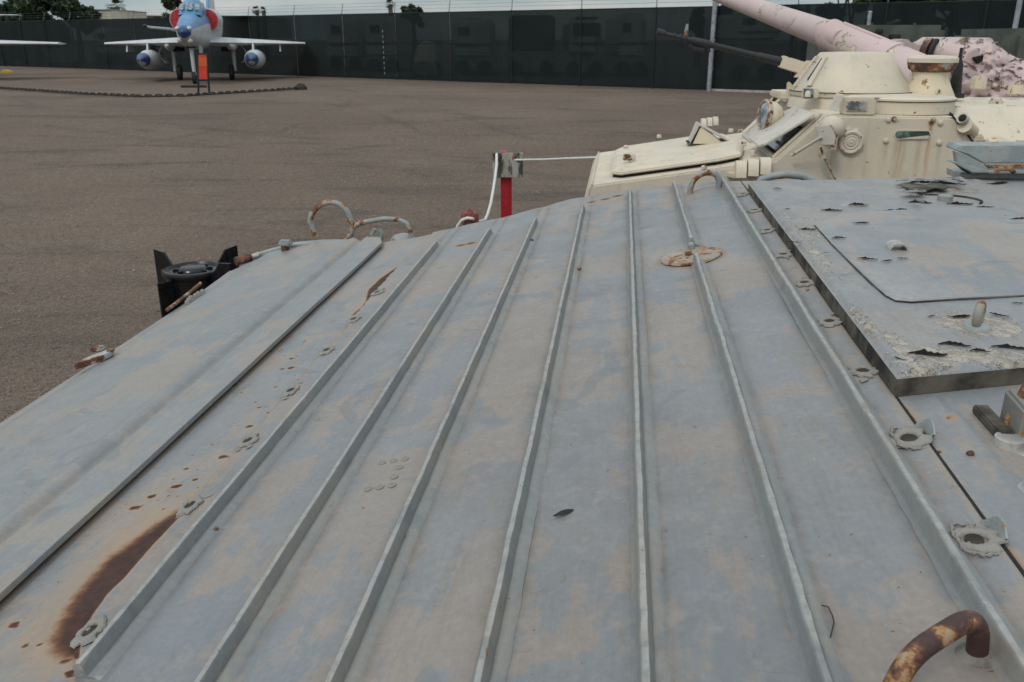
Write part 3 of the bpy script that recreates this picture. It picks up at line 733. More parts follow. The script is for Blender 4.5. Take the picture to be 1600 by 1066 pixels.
# --- lifting handles
def arc_path(a, b, h, upv, lean=np.zeros(3), n=16, flat=.35):
    a = np.array(a); b = np.array(b); out = [a]
    for k in range(n + 1):
        t = math.pi * k / n; x = (1 - math.cos(t)) / 2; s = math.sin(t) ** flat if 0 < t < math.pi else 0
        out.append(a + (b - a) * x + upv * h * s + lean * s)
    out.append(b); return out
u1, v1, _ = hit(1078, 303); u2, v2, _ = hit(1124, 296)
MB().tube(arc_path(H(u1, v1, plane_w(u1) - .005), H(u2, v2 + .02, plane_w(u2) - .005), .062, hn, n=18, flat=.6), .0095, 12).build('grab_handle', M['rusthalf'], GV, .9)
def near_handle():
    base = hit(1527, 1022); A = H(base[0], base[1], plane_w(base[0]) - .003)
    topw = plane_w(base[0]) + .060
    pts = []
    B = None
    # traced rail: leaves the foot, bends over and runs down to the near left
    foot2 = hit(1392, 1118); C_ = H(foot2[0] - .005, foot2[1] + .0, plane_w(foot2[0]) - .003)
    ctrl = [(A, 0), (A, .030), (A, .048)]
    for t in np.linspace(0, 1, 22):
        a = A + (C_ - A) * t; s = (1 - (2 * t - 1) ** 4) ** .6 if 0 < t < 1 else .0
        pts.append(a + hn * (.052 * s))
    MB().tube([A - hn * .005] + pts + [C_ - hn * .005], .0088, 14).build('grab_handle', m_rust('handle_rust', (.31, .26, .19), .74, 20, .045), GV, .9)
    MB().lathe(A + hn * .001, nb, [(0, .0175), (.002, .0165), (.0035, .0125), (.006, .0095)], 24).build('handle_collar', m_simple('grimy_collar', (.15, .14, .12), .7, .35, 60, 200, .5), GV, .6)
    MB().tube([A + hn * .001 + ub * .0205 * math.cos(t) + hv * .0205 * math.sin(t) for t in np.linspace(0, 6.283, 30, endpoint=False)], .0013, 6, closed=True).build('cracked_ring', M['crust'], GV)
near_handle()

# --- right hand deck: base level and raised plate
WD = -.49; WT = -.455
dk = [deckh(*q, WD) for q in [(1165, 283), (1380, 281), (1485, 279), (1600, 291)]]
deck_far = lambda u: float(np.interp(u, [.40, .86, 1.09, 1.5, 3], [2.86, 2.94, 2.97, 2.99, 3.0]))
def rust_deck(P):
    v = np.zeros(len(P))
    for q in [(1486, 656, 9), (1515, 711, 4), (1436, 672, 5), (1465, 706, 6), (1500, 742, 5), (1570, 770, 5), (1575, 700, 10), (1470, 705, 5), (1512, 748, 4), (1415, 640, 7)]:
        u, w, _ = deckh(q[0], q[1], WD); s = q[2] / FPX * 1.05 * math.hypot(u, w)
        rr = np.hypot((P[:, 0] - u) / 1.2, P[:, 1] - w) / s; v = np.maximum(v, .85 * np.exp(-rr * rr))
    v = np.maximum(v, np.exp(-((P[:, 0] - .40) / .006) ** 2) * (.22 + .5 * (np.sin(P[:, 1] * 19) > .7)))
    return v
grid_plate('deck_plate', M['ribbed'], lambda v: .3965 + 0 * v, lambda v: 3.2 + 0 * v, VMIN, deck_far,
           lambda U, V: WD + .001 * fbm(U, V, 12, 2) + .006 * np.exp(-((U - .438 - .01 * (V < 1.1)) / .008) ** 2) * (V < 1.15), 260, 260, {'rust': rust_deck}, .006)
nearE = [deckh(1403, 584, WT)[:2], deckh(1585, 567, WT)[:2]]
top_far = lambda u: float(np.interp(u, [.38, .80, 1.01, 1.3, 3], [2.660, 2.735, 2.79, 2.80, 2.82]))
def near_v(u):
    (a, b), (c, d) = nearE; return b + (u - a) * (d - b) / (c - a) if u < .9 else b + (.9 - a) * (d - b) / (c - a)
def peel_top(P):
    v = np.full(len(P), .16)
    def blob(x, y, rx, ry, a):
        u, w, _ = deckh(x, y, WT); k = FPX and 1.05 * math.hypot(u, w) / FPX
        e = np.hypot((P[:, 0] - u) / (rx * k), (P[:, 1] - w) / (ry * k * 2.6)); return min(a * 1.12, 1) * np.exp(-e ** 4)
    for q in [(1528, 508, 60, 24, .86), (1510, 555, 120, 13, .88), (1440, 568, 46, 16, .72), (1405, 540, 20, 26, .7), (1350, 500, 14, 40, .62), (1280, 400, 14, 50, .55), (1235, 345, 12, 40, .6), (1470, 297, 60, 9, .95), (1560, 337, 60, 10, .9), (1580, 342, 60, 8, .75), (1260, 365, 40, 35, .55), (1330, 360, 60, 14, .5), (1245, 345, 30, 25, .55), (1400, 415, 40, 8, .5), (1340, 320, 30, 7, .7), (1310, 430, 40, 40, .42), (1330, 500, 30, 30, .4), (1290, 345, 30, 8, .6), (1400, 330, 30, 8, .6), (1215, 310, 25, 20, .4), (1590, 500, 30, 10, .5)]:
        v = np.maximum(v, blob(*q))
    return v
_lo = nearE[0][0]
def grid_top():
    nu, nv = 330, 330; S, T = np.meshgrid(np.linspace(0, 1, nu) ** 1.5, np.linspace(0, 1, nv))
    Uu = _lo + (3.2 - _lo) * S
    nvv = np.vectorize(near_v)(Uu); fvv = np.vectorize(top_far)(Uu); Vt = nvv + (fvv - nvv) * T
    Ww = WT + .0015 * fbm(Uu, Vt, 10, 6) + .0008 * fbm(Uu, Vt, 40, 8)
    ed = np.minimum(Uu - _lo, (Vt - nvv)); Ww = Ww - .009 * smooth3(1 - ed / .016) ** 1.5
    # blistered, lifted paint near the far bolt
    for (x, y, ru_, rv_, h) in [(1440, 292, .05, .05, .012), (1500, 284, .06, .03, .010), (1425, 300, .03, .04, .008), (1560, 345, .08, .02, .006)]:
        u, v, _ = deckh(x, y, WT); Ww = Ww + h * np.exp(-((Uu - u) / ru_) ** 2 - ((Vt - v) / rv_) ** 2) * (1 + .5 * np.sin(Uu * 120) * np.sin(Vt * 70))
    P = CAMP + Uu[..., None] * hu + Vt[..., None] * hv + Ww[..., None] * hn
    Pb = CAMP + Uu[..., None] * hu + Vt[..., None] * hv + (WD + .0005) * hn
    n = nu * nv; vs = np.concatenate([P.reshape(-1, 3), Pb.reshape(-1, 3)]); idx = np.arange(n).reshape(nv, nu)
    a, b, c, d = idx[:-1, :-1].ravel(), idx[:-1, 1:].ravel(), idx[1:, 1:].ravel(), idx[1:, :-1].ravel()
    fs = np.stack([a, b, c, d], 1).tolist()
    nt = len(fs)
    rim = list(idx[0, :]) + list(idx[1:, -1]) + list(idx[-1, -2::-1]) + list(idx[-2:0:-1, 0])
    for i in range(len(rim)): p, q = int(rim[i]), int(rim[(i + 1) % len(rim)]); fs.append([p, p + n, q + n, q])
    Mi = np.array(root_inv(GV)); vs = vs @ Mi[:3, :3].T + Mi[:3, 3]
    me = bpy.data.meshes.new('engine_hatch_plate'); me.from_pydata(vs.tolist(), [], fs)
    UV = np.stack([Uu.ravel(), Vt.ravel()], 1); val = peel_top(UV); at = me.attributes.new('peel', 'FLOAT', 'POINT'); at.data.foreach_set('value', np.concatenate([val, val]).astype(np.float32))
    me.attributes.new('rust', 'FLOAT', 'POINT')
    me.materials.append(M['deck']); me.materials.append(M['crust'])
    me.polygons.foreach_set('use_smooth', [i < nt for i in range(len(fs))]); me.polygons.foreach_set('material_index', [0 if i < nt else 1 for i in range(len(fs))])
    o = bpy.data.objects.new('raised_plate', me); COL.objects.link(o); o.parent = GV
grid_top()
# hatch cover on the raised plate
def hatch():
    pts = [deckh(*q, WT + .003)[:2] for q in [(1273, 351), (1300, 381), (1330, 411), (1360, 440), (1384, 461), (1400, 469), (1425, 471), (1500, 466), (1600, 461)]]
    pts += [(1.35, 1.56), (1.35, 2.36), (.80, 2.29), (.56, 2.20)]
    mb = MB(); n = len(pts); lo = [H(u, v, WT - .001) for u, v in pts]; hi = [H(u, v, WT + .0035) for u, v in pts]
    c = np.mean(np.array(pts), 0); hi2 = [H(*(np.array(p) + (c - np.array(p)) * .006), WT + .0045) for p in pts]
    mb.add(lo + hi + hi2, [(i, (i + 1) % n, n + (i + 1) % n, n + i) for i in range(n)] + [(n + i, n + (i + 1) % n, 2 * n + (i + 1) % n, 2 * n + i) for i in range(n)] + [tuple(range(2 * n, 3 * n))])
    mb.build('hatch_cover', M['ribbed'], GV)
    # dark gap line around it
    path = [H(u, v, WT + .0012) for u, v in pts[:9]]
    MB().tube(path, .0015, 6).build('hatch_seal', M['crust'], GV)
hatch()
def half_loop():
    u, v, _ = deckh(1403, 391, WT + .004); n = 12; vs = []; hw = .020
    for k in range(n + 1):
        t = math.pi * k / n; x = -math.cos(t); z = math.sin(t) ** .9
        for dv in (-.008, .03):
            for rr in (1, .8): vs.append(H(u + x * hw * rr, v + dv, WT + .004 + .015 * z * rr))
    fs = []
    for k in range(n):
        o = 4 * k; fs += [(o, o + 4, o + 6, o + 2), (o + 1, o + 3, o + 7, o + 5), (o, o + 1, o + 5, o + 4), (o + 2, o + 6, o + 7, o + 3)]
    MB().add(vs, fs).build('half_loop', M['rib'], GV, .7)
half_loop()
u, v, _ = deckh(1526, 512, WT); RC = H(u, v, WT + .021)
rd = hu * .50 + hv * .86; rd /= np.linalg.norm(rd)
MB().tube([RC + hn * .0165 * math.sin(a) + rd * .0145 * math.cos(a) for a in np.linspace(0, 2 * math.pi, 28, endpoint=False)], .0068, 12, closed=True).build('lifting_eye', m_rust('eye_rust', (.33, .31, .27), .52, 34), GV, .9)
MB().lathe(H(u, v, WT), hn, [(0, .020), (.004, .018), (.008, .010)], 18).build('eye_collar', M['rustlite'], GV, .6)
u, v, _ = deckh(1477, 310, WT + .006)
MB().lathe(H(u, v, WT - .001), hn, [(0, .020), (.014, .020), (.016, .017)], 6).build('deck_bolt', M['rusthalf'], GV, None, .001)
tv = [H(u + .09 * math.cos(a), v + .07 * math.sin(a), WT + .002) for a in np.linspace(-.6, 1.9, 14)]
MB().tube(tv, .003, 6).build('plug_rim', M['crust'], GV)
# curled paint flakes; the shadow under each lifted lip is painted dark
def flake_mesh(seed):
    r = random.Random(seed); n = 13; L = .05; Wd = .0075; me = bpy.data.meshes.new('paint_flake'); vs = []
    for k in range(n + 1):
        t = k / n; o_ = r.random() - .5; wd = Wd * (.2 + math.sin(math.pi * t ** r.uniform(.9, 1.1)) * .6) * (1 + 1.0 * o_); x = L * (t - .5) + .002 * o_
        y0 = .004 * math.sin(t * 5 + seed) + .002 * o_; hz = .0062 * math.sin(math.pi * t) * r.uniform(.3, 1)
        vs += [(x, y0, .0012 + hz), (x, y0 + wd * .6, .0010 + hz * .45), (x, y0 + wd * 1.6, .0), (x, y0 - .05 * wd, .0006), (x, y0 - .22 * wd, .0005)]
    fs = [(5 * k + j, 5 * k + j + 1, 5 * k + 6 + j, 5 * k + 5 + j) for k in range(n) for j in (0, 1)] + [(5 * k, 5 * k + 5, 5 * k + 8, 5 * k + 3) for k in range(n)] + [(5 * k + 3, 5 * k + 4, 5 * k + 9, 5 * k + 8) for k in range(n)]
    me.from_pydata(vs, [], fs); me.materials.append(M['flake']); me.materials.append(M['hole'])  # second slot: painted shadow slivers under the lip
    me.polygons.foreach_set('material_index', [0 if i < 2 * n else 1 for i in range(len(fs))]); return me
FL = [flake_mesh(i) for i in range(5)]
flk = [(1490, 541, 0, 1), (1450, 556, .1, .8), (1560, 494, -.6, .9), (1500, 497, 0, .8), (1455, 496, .2, .5), (1530, 551, 0, .6), (1580, 545, .1, .8), (1405, 562, -.8, .6), (1345, 353, 0, .7), (1390, 331, 0, .9), (1410, 330, .1, .6), (1300, 330, .2, .6), (1445, 286, .1, 1.4), (1475, 288, -.2, 1.4), (1420, 300, -.5, .9), (1437, 318, 0, .9), (1500, 320, .1, .7), (1540, 325, 0, 1), (1590, 345, .1, 1), (1570, 340, 0, .7), (1310, 377, .3, .6), (1355, 410, 0, .5), (1410, 409, 0, .6), (1385, 413, .2, .5), (1230, 328, .1, .5), (1215, 296, 0, .4), (1262, 360, .3, .5), (1290, 400, .2, .4), (1560, 288, .2, 1.0), (1520, 283, .4, 1.2), (1340, 322, .1, .8), (1240, 380, 0, .4), (1590, 475, .1, .6)]
for i, (x, y, a, s) in enumerate(flk):
    u, v, _ = deckh(x, y, WT)
    d1 = hu * math.cos(a) + hv * math.sin(a); d2 = np.cross(hn, d1); s *= (.5 + .34 * v) * (1, 1.5, .7, 1, .6)[i % 5]
    place('paint_flake', FL[i % 5], GV, H(u, v, WT + .002 + (.005 if 1273 < x and y < 460 and y > 350 else 0)), [d1, d2, hn], (s, s * 1.1, s * ru(.6, 1.2)))
pk = []
for x, y in [(1406, 289), (1418, 286), (1432, 288), (1446, 289), (1458, 286), (1470, 287), (1484, 293), (1474, 296), (1462, 294), (1450, 297), (1440, 301), (1432, 298), (1420, 296)]:
    u, v, _ = deckh(x, y, WT + .012); pk.append(H(u, v, WT + .0135))
MB().prism(pk, -hn * .003).build('peeled_hollow', M['crust'], GV)
for (xa, ya, xb, yb, w_) in [(1402, 286, 1470, 284, .020), (1462, 284, 1512, 292, .016), (1412, 303, 1446, 303, .014), (1430, 316, 1444, 320, .016), (1488, 283, 1508, 287, .014)]:
    u, v, _ = deckh(xa, ya, WT + .012); u2, v2, _ = deckh(xb, yb, WT + .012); n = 9; vs = []; q = random.Random(xa)
    for k in range(n + 1):
        t = k / n; uu = u + (u2 - u) * t; vv = v + (v2 - v) * t; ww = w_ * (.4 + .6 * math.sin(math.pi * t)) * q.uniform(.7, 1.3)
        vs += [H(uu, vv + ww * 2.6, WT + .012), H(uu, vv + ww, WT + .017 + .004 * q.random()), H(uu, vv - ww * .4, WT + .020 + .006 * math.sin(math.pi * t) * q.random()), H(uu, vv - ww * .5, WT + .018)]
    MB().add(vs, [(4 * k + j, 4 * k + j + 1, 4 * k + 5 + j, 4 * k + 4 + j) for k in range(n) for j in range(3)]).build('curled_paint_sheet', M['flake'], GV)
# dark crust and open gap under the raised plate
MB().prism([H(.3925, VMIN, WD + .0), H(.3965, VMIN, WD), H(.3965, 2.85, WD), H(.3925, 2.85, WD)], -hn * .03).build('panel_gap', M['hole'], GV)
# far louvre box at the right and its mounting plate
def louvre():
    V0 = 2.78
    def q(x, y, v=V0): u_, v_, w_ = hitV(x, y, v); return H(u_, v_, w_)
    MB().prism([q(1500, 272), q(1500, 282), q(1530, 288), q(1700, 296), q(1700, 272)], hv * .12).build('vent_plinth', M['rib'], GV, None, .002)
    mb = MB()
    # sloping outer flap, face, base tray
    mb.prism([q(1494, 236), q(1499, 228), q(1700, 228), q(1700, 256), q(1537, 256), q(1513, 242)], hv * .10)
    mb.build('vent_hood', M['rustlite'], GV, None, .003)
    mb = MB(); mb.prism([q(1493, 237, V0 - .03), q(1510, 242, V0 - .03), q(1537, 256, V0 - .03), q(1550, 271, V0 - .03), q(1520, 272, V0 - .03), q(1496, 257, V0 - .03)], hv * .03)
    mb.build('vent_cheek', M['rustlite'], GV, None, .002)
    mb = MB(); mb.prism([q(1487, 254, V0 - .05), q(1495, 254, V0 - .05), q(1548, 268, V0 - .05), q(1700, 268, V0 - .05), q(1700, 275, V0 - .05), q(1520, 270, V0 - .05)], hv * .05)
    mb.build('vent_tray', M['rustlite'], GV, None, .002)
    s = MB()
    for k in range(46):
        x = 1541 + k * 3.6; s.tube([q(x, 257, V0 - .012), q(x + 3, 263, V0 - .012)], .0022, 4); s.tube([q(x + 3, 257, V0 - .012), q(x, 263, V0 - .012)], .0022, 4)
    tag(s.build('vent_mesh', M['ruststeel'], GV), kind='stuff')
    MB().tube([q(1556, 269, V0 - .07), q(1562, 264, V0 - .08), q(1578, 264, V0 - .08), q(1584, 269, V0 - .07)], .007, 8).build('vent_handle', M['rustdeep'], GV, .9)
    MB().prism([q(1500, 259, V0 - .02), q(1545, 259, V0 - .02), q(1545, 272, V0 - .02), q(1515, 272, V0 - .02)], hv * .06).build('vent_foot', M['crust'], GV)
louvre()
# grey hose arch behind the deck edge
def Vq(x, y, v): a = hitV(x, y, v); return H(*a)
arch = [Vq(x, y, 3.15) for x, y in [(1180, 296), (1190, 280), (1208, 275), (1230, 273), (1252, 275), (1268, 281), (1276, 296)]]
MB().tube(arch, .013, 12).build('side_pipe', M['rustlite'], GV, .9)
# right lower bracket with hinge pin
def bracket():
    def dq_(x, y, w=WD): a = deckh(x, y, w); return H(a[0], a[1], WD)
    base = deckh(1590, 694, WD); B0 = H(base[0], base[1], WD)
    MB().prism([B0 + hu * a + hv * b for a, b in [(0, 0), (.004, .07), (.10, .08), (.10, -.02), (.03, -.02)]], hn * .045).build('bracket_block', m_rust('bracket_rust', (.22, .22, .205), .45, 12, .03), GV, None, .004)
    MB().tube([B0 + hu * .014 + hv * .04 + hn * .0, B0 + hu * .040 + hv * .05 + hn * .078], .018, 16).build('hinge_pin', M['rustdeep'], GV, .9)
    MB().prism([B0 + hu * a + hv * b for a, b in [(-.022, .0), (-.022, .09), (-.002, .09), (-.002, .0)]], hn * .012).build('bracket_edge', M['crust'], GV, None, .002)
    MB().lathe(B0 + hu * -.012 + hv * -.004, hn, [(0, .018), (.010, .017), (.012, .012)], 20).build('hinge_boss', M['rib'], GV, .6)
    MB().lathe(B0 + hu * .02 + hv * .0, hn, [(0, .042), (.003, .040), (.004, .03)], 28).build('bracket_pad', M['rib'], GV, .6)
    a = deckh(1600, 770, WD); MB().lathe(H(a[0] + .012, a[1], WD), hn, [(0, .020), (.005, .018), (.007, .012)], 24).build('deck_stud', M['rib'], GV, .6)
bracket()
# --- bow fittings beyond the vane
def bow_fit():
    V0 = 3.02
    circ = [Vq(516 + 32 * math.cos(a) + (4 if math.sin(a) < 0 else 0), 350 - 34 * math.sin(a), V0) for a in np.linspace(-.95, math.pi + .62, 26)]
    MB().tube(circ, .0105, 12).build('tow_loop', m_rust('loop_rust', (.30, .33, .33), .55, 16), GV, .95)
    arc = [Vq(x, y, V0) for x, y in [(550, 356), (560, 350), (575, 346), (600, 342), (622, 343), (635, 349), (641, 360), (644, 380)]]
    MB().tube(arc, .009, 12).build('guard_rail', m_rust('rail_rust', (.30, .33, .33), .40, 22), GV, .95)
    MB().tube([Vq(x, y, V0 + .02) for x, y in [(586, 358), (581, 366), (584, 374), (590, 376), (596, 372), (597, 364), (592, 358)]], .0085, 10).build('hook', M['rustlite'], GV, .9)
    MB().tube([Vq(589, 374, V0 + .02), Vq(589, 400, V0 + .02)], .012, 10).build('hook_stem', M['rustlite'], GV, .9)
    c = Vq(630, 372, V0 + .02); MB().lathe(c - hn * .02, hn, [(-.03, .055), (0, .053), (.018, .046), (.030, .034), (.036, .015), (.037, .002)], 20).build('lamp_dome', M['rustlite'], GV, .9)
    bar = [(372, 420), (380, 404), (420, 392), (455, 383), (500, 379), (545, 379), (545, 392), (500, 390), (455, 396), (400, 412)]
    MB().prism([Vq(x, y, 2.93) for x, y in bar], hv * .05).build('bow_bar', M['rustlite'], GV, None, .003)
    MB().box(Vq(446, 380, 2.90), (.045, .03, .022), [hu, hv, hn]).build('latch', M['rustlite'], GV, None, .006)
    MB().box(Vq(446, 389, 2.90), (.026, .02, .03), [hu, hv, hn]).build('latch_foot', M['ruststeel'], GV, None, .003)
    MB().tube([Vq(368, 409, 2.86), Vq(392, 402, 2.90)], .016, 14).build('hinge', M['ruststeel'], GV, .9)
    MB().tube([Vq(390, 402, 2.90), Vq(404, 398, 2.92)], .0105, 10).build('hinge', m_rust('pin_rust', (.5, .48, .45), .4, 30), GV, .9)
    # clip at the vane's front edge
    a = hit(287, 470); C = H(a[0] + .01, a[1], plane_w(a[0]) + .014)
    MB().tube([C - hv * .12 - hn * .004, C + hv * .0 + hn * .003, C + hv * .10 + hn * .012], .0055, 8).build('clip', M['ruststeel'], GV, .9)
    lump = MB()
    for k in range(6): lump.lathe(C + hu * ru(.015, .03) + hv * (-.05 + k * .022), hn, [(-.006, .009), (.003, .007), (.006, .002)], 8)
    lump.build('weld_lumps', M['lip'], GV, .9)
    # rusty tongue lug lower down
    a = hit(157, 568); c0 = np.array(a[:2])
    out = [(-.07, -.075), (-.055, -.09), (-.02, -.075), (.035, -.025), (.05, .015), (.04, .05), (.015, .06), (-.02, .04), (-.055, -.02)]
    MB().prism([H(c0[0] + p * .55, c0[1] + q * .62, plane_w(c0[0]) + .010 + p * .1) for p, q in out], hn * .014).build('towing_lug', m_rust('lug_rust', (.42, .43, .43), .5, 22), GV, None, .003)
    MB().lathe(H(c0[0] + .02, c0[1] + .02, plane_w(c0[0]) + .027), hn, [(0, .010), (.003, .009), (.003, .005)], 14).build('lug_bolt', M['rustdeep'], GV, .7)
    MB().box(H(c0[0] - .02, c0[1] + .03, plane_w(c0[0]) + .027), (.03, .03, .010), [hu, hv, hn]).build('lug_block', M['ruststeel'], GV, None, .004)
bow_fit()

# --- litter on the vehicle
def litter():
    u, v, w = hit(880, 804); d = hu * .8 + hv * .6; d /= np.linalg.norm(d); e = np.cross(hn, d)
    c = H(u, v, plane_w(u) + .002); mb = MB(); n = 8; vs = []
    for k in range(n + 1):
        t = k / n; x = (t - .5) * .030; r = .0036 * math.sin(math.pi * min(1, t * .9 + .04)) ** .7
        vs += [c + d * x + e * r, c + d * x + hn * (.0035 * math.sin(math.pi * t) + .001), c + d * x - e * r]
    fs = [(3 * k + j, 3 * k + j + 1, 3 * k + 4 + j, 3 * k + 3 + j) for k in range(n) for j in range(2)]
    tag(mb.add(vs, fs).build('dead_leaf', M['rubber'], None, 1.5), 'curled black dead leaf lying between two ribs', 'leaf')
    def stone(x, y, s, lab, w=None):
        if w is None: u, v, _ = hit(x, y); P = H(u, v, plane_w(u) + .0015 + s * .5)
        else: u, v, _ = deckh(x, y, w); P = H(u, v, w + s * .5)
        mb = MB(); r = random.Random(x); bm = bmesh.new(); bmesh.ops.create_icosphere(bm, subdivisions=2, radius=s)
        vs = [np.array(q.co) * (1 + .3 * (r.random() - .5)) * np.array([1, 1, .7]) for q in bm.verts]; fs = [tuple(q.index for q in f.verts) for f in bm.faces]; bm.free()
        o = mb.add([P + q for q in vs], fs).build('pebble', M['rustdeep'], None, 2); tag(o, lab, 'pebble')
    stone(338, 829, .0035, 'small brown pebble by the foot of the leftmost rib')
    stone(1516, 711, .0048, 'small shiny brown pebble on the grey deck below the rusty hole', WD)
    stone(831, 378, .006, 'small dark pebble beside the third rib near its far end')
    stone(905, 422, .005, 'small dark pebble beside the fourth rib near its far end')
    pts = [hit(*q) for q in [(1283, 950), (1293, 955), (1300, 966), (1302, 980), (1297, 1000)]]
    o = MB().tube([H(a[0], a[1], plane_w(a[0]) + .003 + .002 * (i % 2)) for i, a in enumerate(pts)], .0006, 5).build('wire_scrap', M['rubber'], None, .9)
    tag(o, 'thin bent black wire scrap lying next to the sixth rib', 'wire')
litter()

# ================================================================== BLACK FINNED CANISTER
def canister():
    top = PG(301, 419, 1.0); cx, cy = top[0], top[1]; z1 = 1.0; r0 = .172
    R_ = root('finned_canister', (cx, cy, 0), None, 'glossy black finned canister with round ribbed lid standing on the gravel', 'canister')
    MB().lathe((cx, cy, 0), (0, 0, 1), [(.02, .15), (.3, .158), (.9, .158), (.93, .166), (z1 - .03, .166)], 40).build('body', M['black'], R_, .6)
    MB().lathe((cx, cy, z1 - .045), (0, 0, 1), [(0, .176), (.012, .186), (.03, .188), (.045, .182), (.048, .168), (.034, .160), (.030, .115), (.034, .09), (.050, .082), (.056, .070), (.058, .001)], 48).build('lid', M['black'], R_, .7)
    for k in range(8):
        a = k * math.pi / 4 + .3; d = np.array([math.cos(a), math.sin(a), 0]); e = np.array([-d[1], d[0], 0])
        MB().box(np.array([cx, cy, z1 - .008]) + d * .105, (.035, .012, .018), [d, e, (0, 0, 1)]).build('lid_rib', M['black'], R_, None, .003)
    for k in range(4):
        a = math.radians(148 + 90 * k); d = np.array([math.cos(a), math.sin(a), 0]); e = np.array([-d[1], d[0], 0]) * .009
        out = [(.155, .02), (.155, .90), (.175, .965), (.27, 1.07), (.37, 1.08), (.37, .02)] if k != 1 else [(.155, .02), (.155, .90), (.165, .95), (.27, .96), (.27, .02)]
        MB().prism([np.array([cx, cy, 0]) + d * p + np.array([0, 0, q]) - e for p, q in out], e * 2).build('fin', M['black'], R_, None, .002)
    for k in (0, 2):
        a = math.radians(186 + 90 * k); P = np.array([cx + .185 * math.cos(a), cy + .185 * math.sin(a), z1 - .03])
        MB().lathe(P - np.array([0, 0, .02]), (0, 0, 1), [(0, .014), (.04, .014), (.046, .009)], 10).build('clamp_bolt', M['black'], R_, .8)
canister()

# ================================================================== ROPE POSTS
def posts():
    D = 9.0; a = PY(791, 278, D); gz = ground_z(D); w = .114
    R_ = root('barrier_post', (a[0], D, gz), None, 'bright red square post topped by a weathered white painted board', 'post')
    MB().box((a[0], D, (gz + a[2] + .02) / 2), (w, w, a[2] + .02 - gz)).build('upright', M['redpaint'], R_, None, .006)
    b0 = PY(770, 277, D - .09); b1 = PY(817, 239, D - .09)
    MB().box(((b0[0] + b1[0]) / 2, D - .09, (b0[2] + b1[2]) / 2), (b1[0] - b0[0], .05, b1[2] - b0[2])).build('board', M['wood'], R_, None, .004)
    t = PY(786, 237, D); MB().box((t[0], D, t[2] - .01), (.07, .10, .03)).build('post_cap', M['redpaint'], R_, None, .004)
    h = PY(804, 247, D - .118); MB().lathe((h[0], D - .112, h[2]), (0, -1, 0), [(0, .028), (.006, .024), (.006, .001)], 14).build('knot', M['rustdeep'], R_, .7)
    D2 = 7.2; b = PY(734, 332, D2); gz = ground_z(D2)
    R2 = root('stake', (b[0], D2, gz), None, 'short faded brick red stake with white rope looped round its top', 'stake')
    MB().box((b[0], D2, (gz + b[2]) / 2), (.125, .125, b[2] - gz), [(.95, .31, 0), (-.31, .95, 0), (0, 0, 1)]).build('upright', M['brickred'], R2, None, .01)
    p0 = [PY(b_[0], b_[1], D2 - .02) for b_ in [(731, 331), (734, 327), (739, 331)]]
    MB().tube(p0, .012, 8).build('staple', M['brickred'], R2, .9)
    pa = PY(774, 240, D - .13)
    pts = []
    for t, (x, y) in zip(np.linspace(0, 1, 9), [(776, 241), (776, 258), (774, 275), (771, 295), (767, 318), (762, 335), (758, 344), (748, 347), (738, 342)]):
        pts.append(PY(x, y, (D - .14) * (1 - t) + (D2 - .08) * t))
    pts += [PY(730, 341, D2 - .09), PY(722, 344, D2 - .08), PY(716, 352, D2 - .06), PY(710, 366, D2 - .04)]
    o = MB().tube(pts, .014, 8).build('rope', M['rope'], None, .9); tag(o, 'white rope hanging slack from the board down to the brick red stake', 'rope')
    pts = [PY(x, y, d) for x, y, d in [(800, 250, 8.9), (818, 250, 8.85), (850, 249.5, 8.4), (885, 248, 7.9), (925, 246.5, 7.45), (935, 246, 7.4)]]
    o = MB().tube(pts, .010, 8).build('rope', M['rope'], None, .9); tag(o, 'white rope stretched level from the board to the cream vehicle nose', 'rope')
posts()

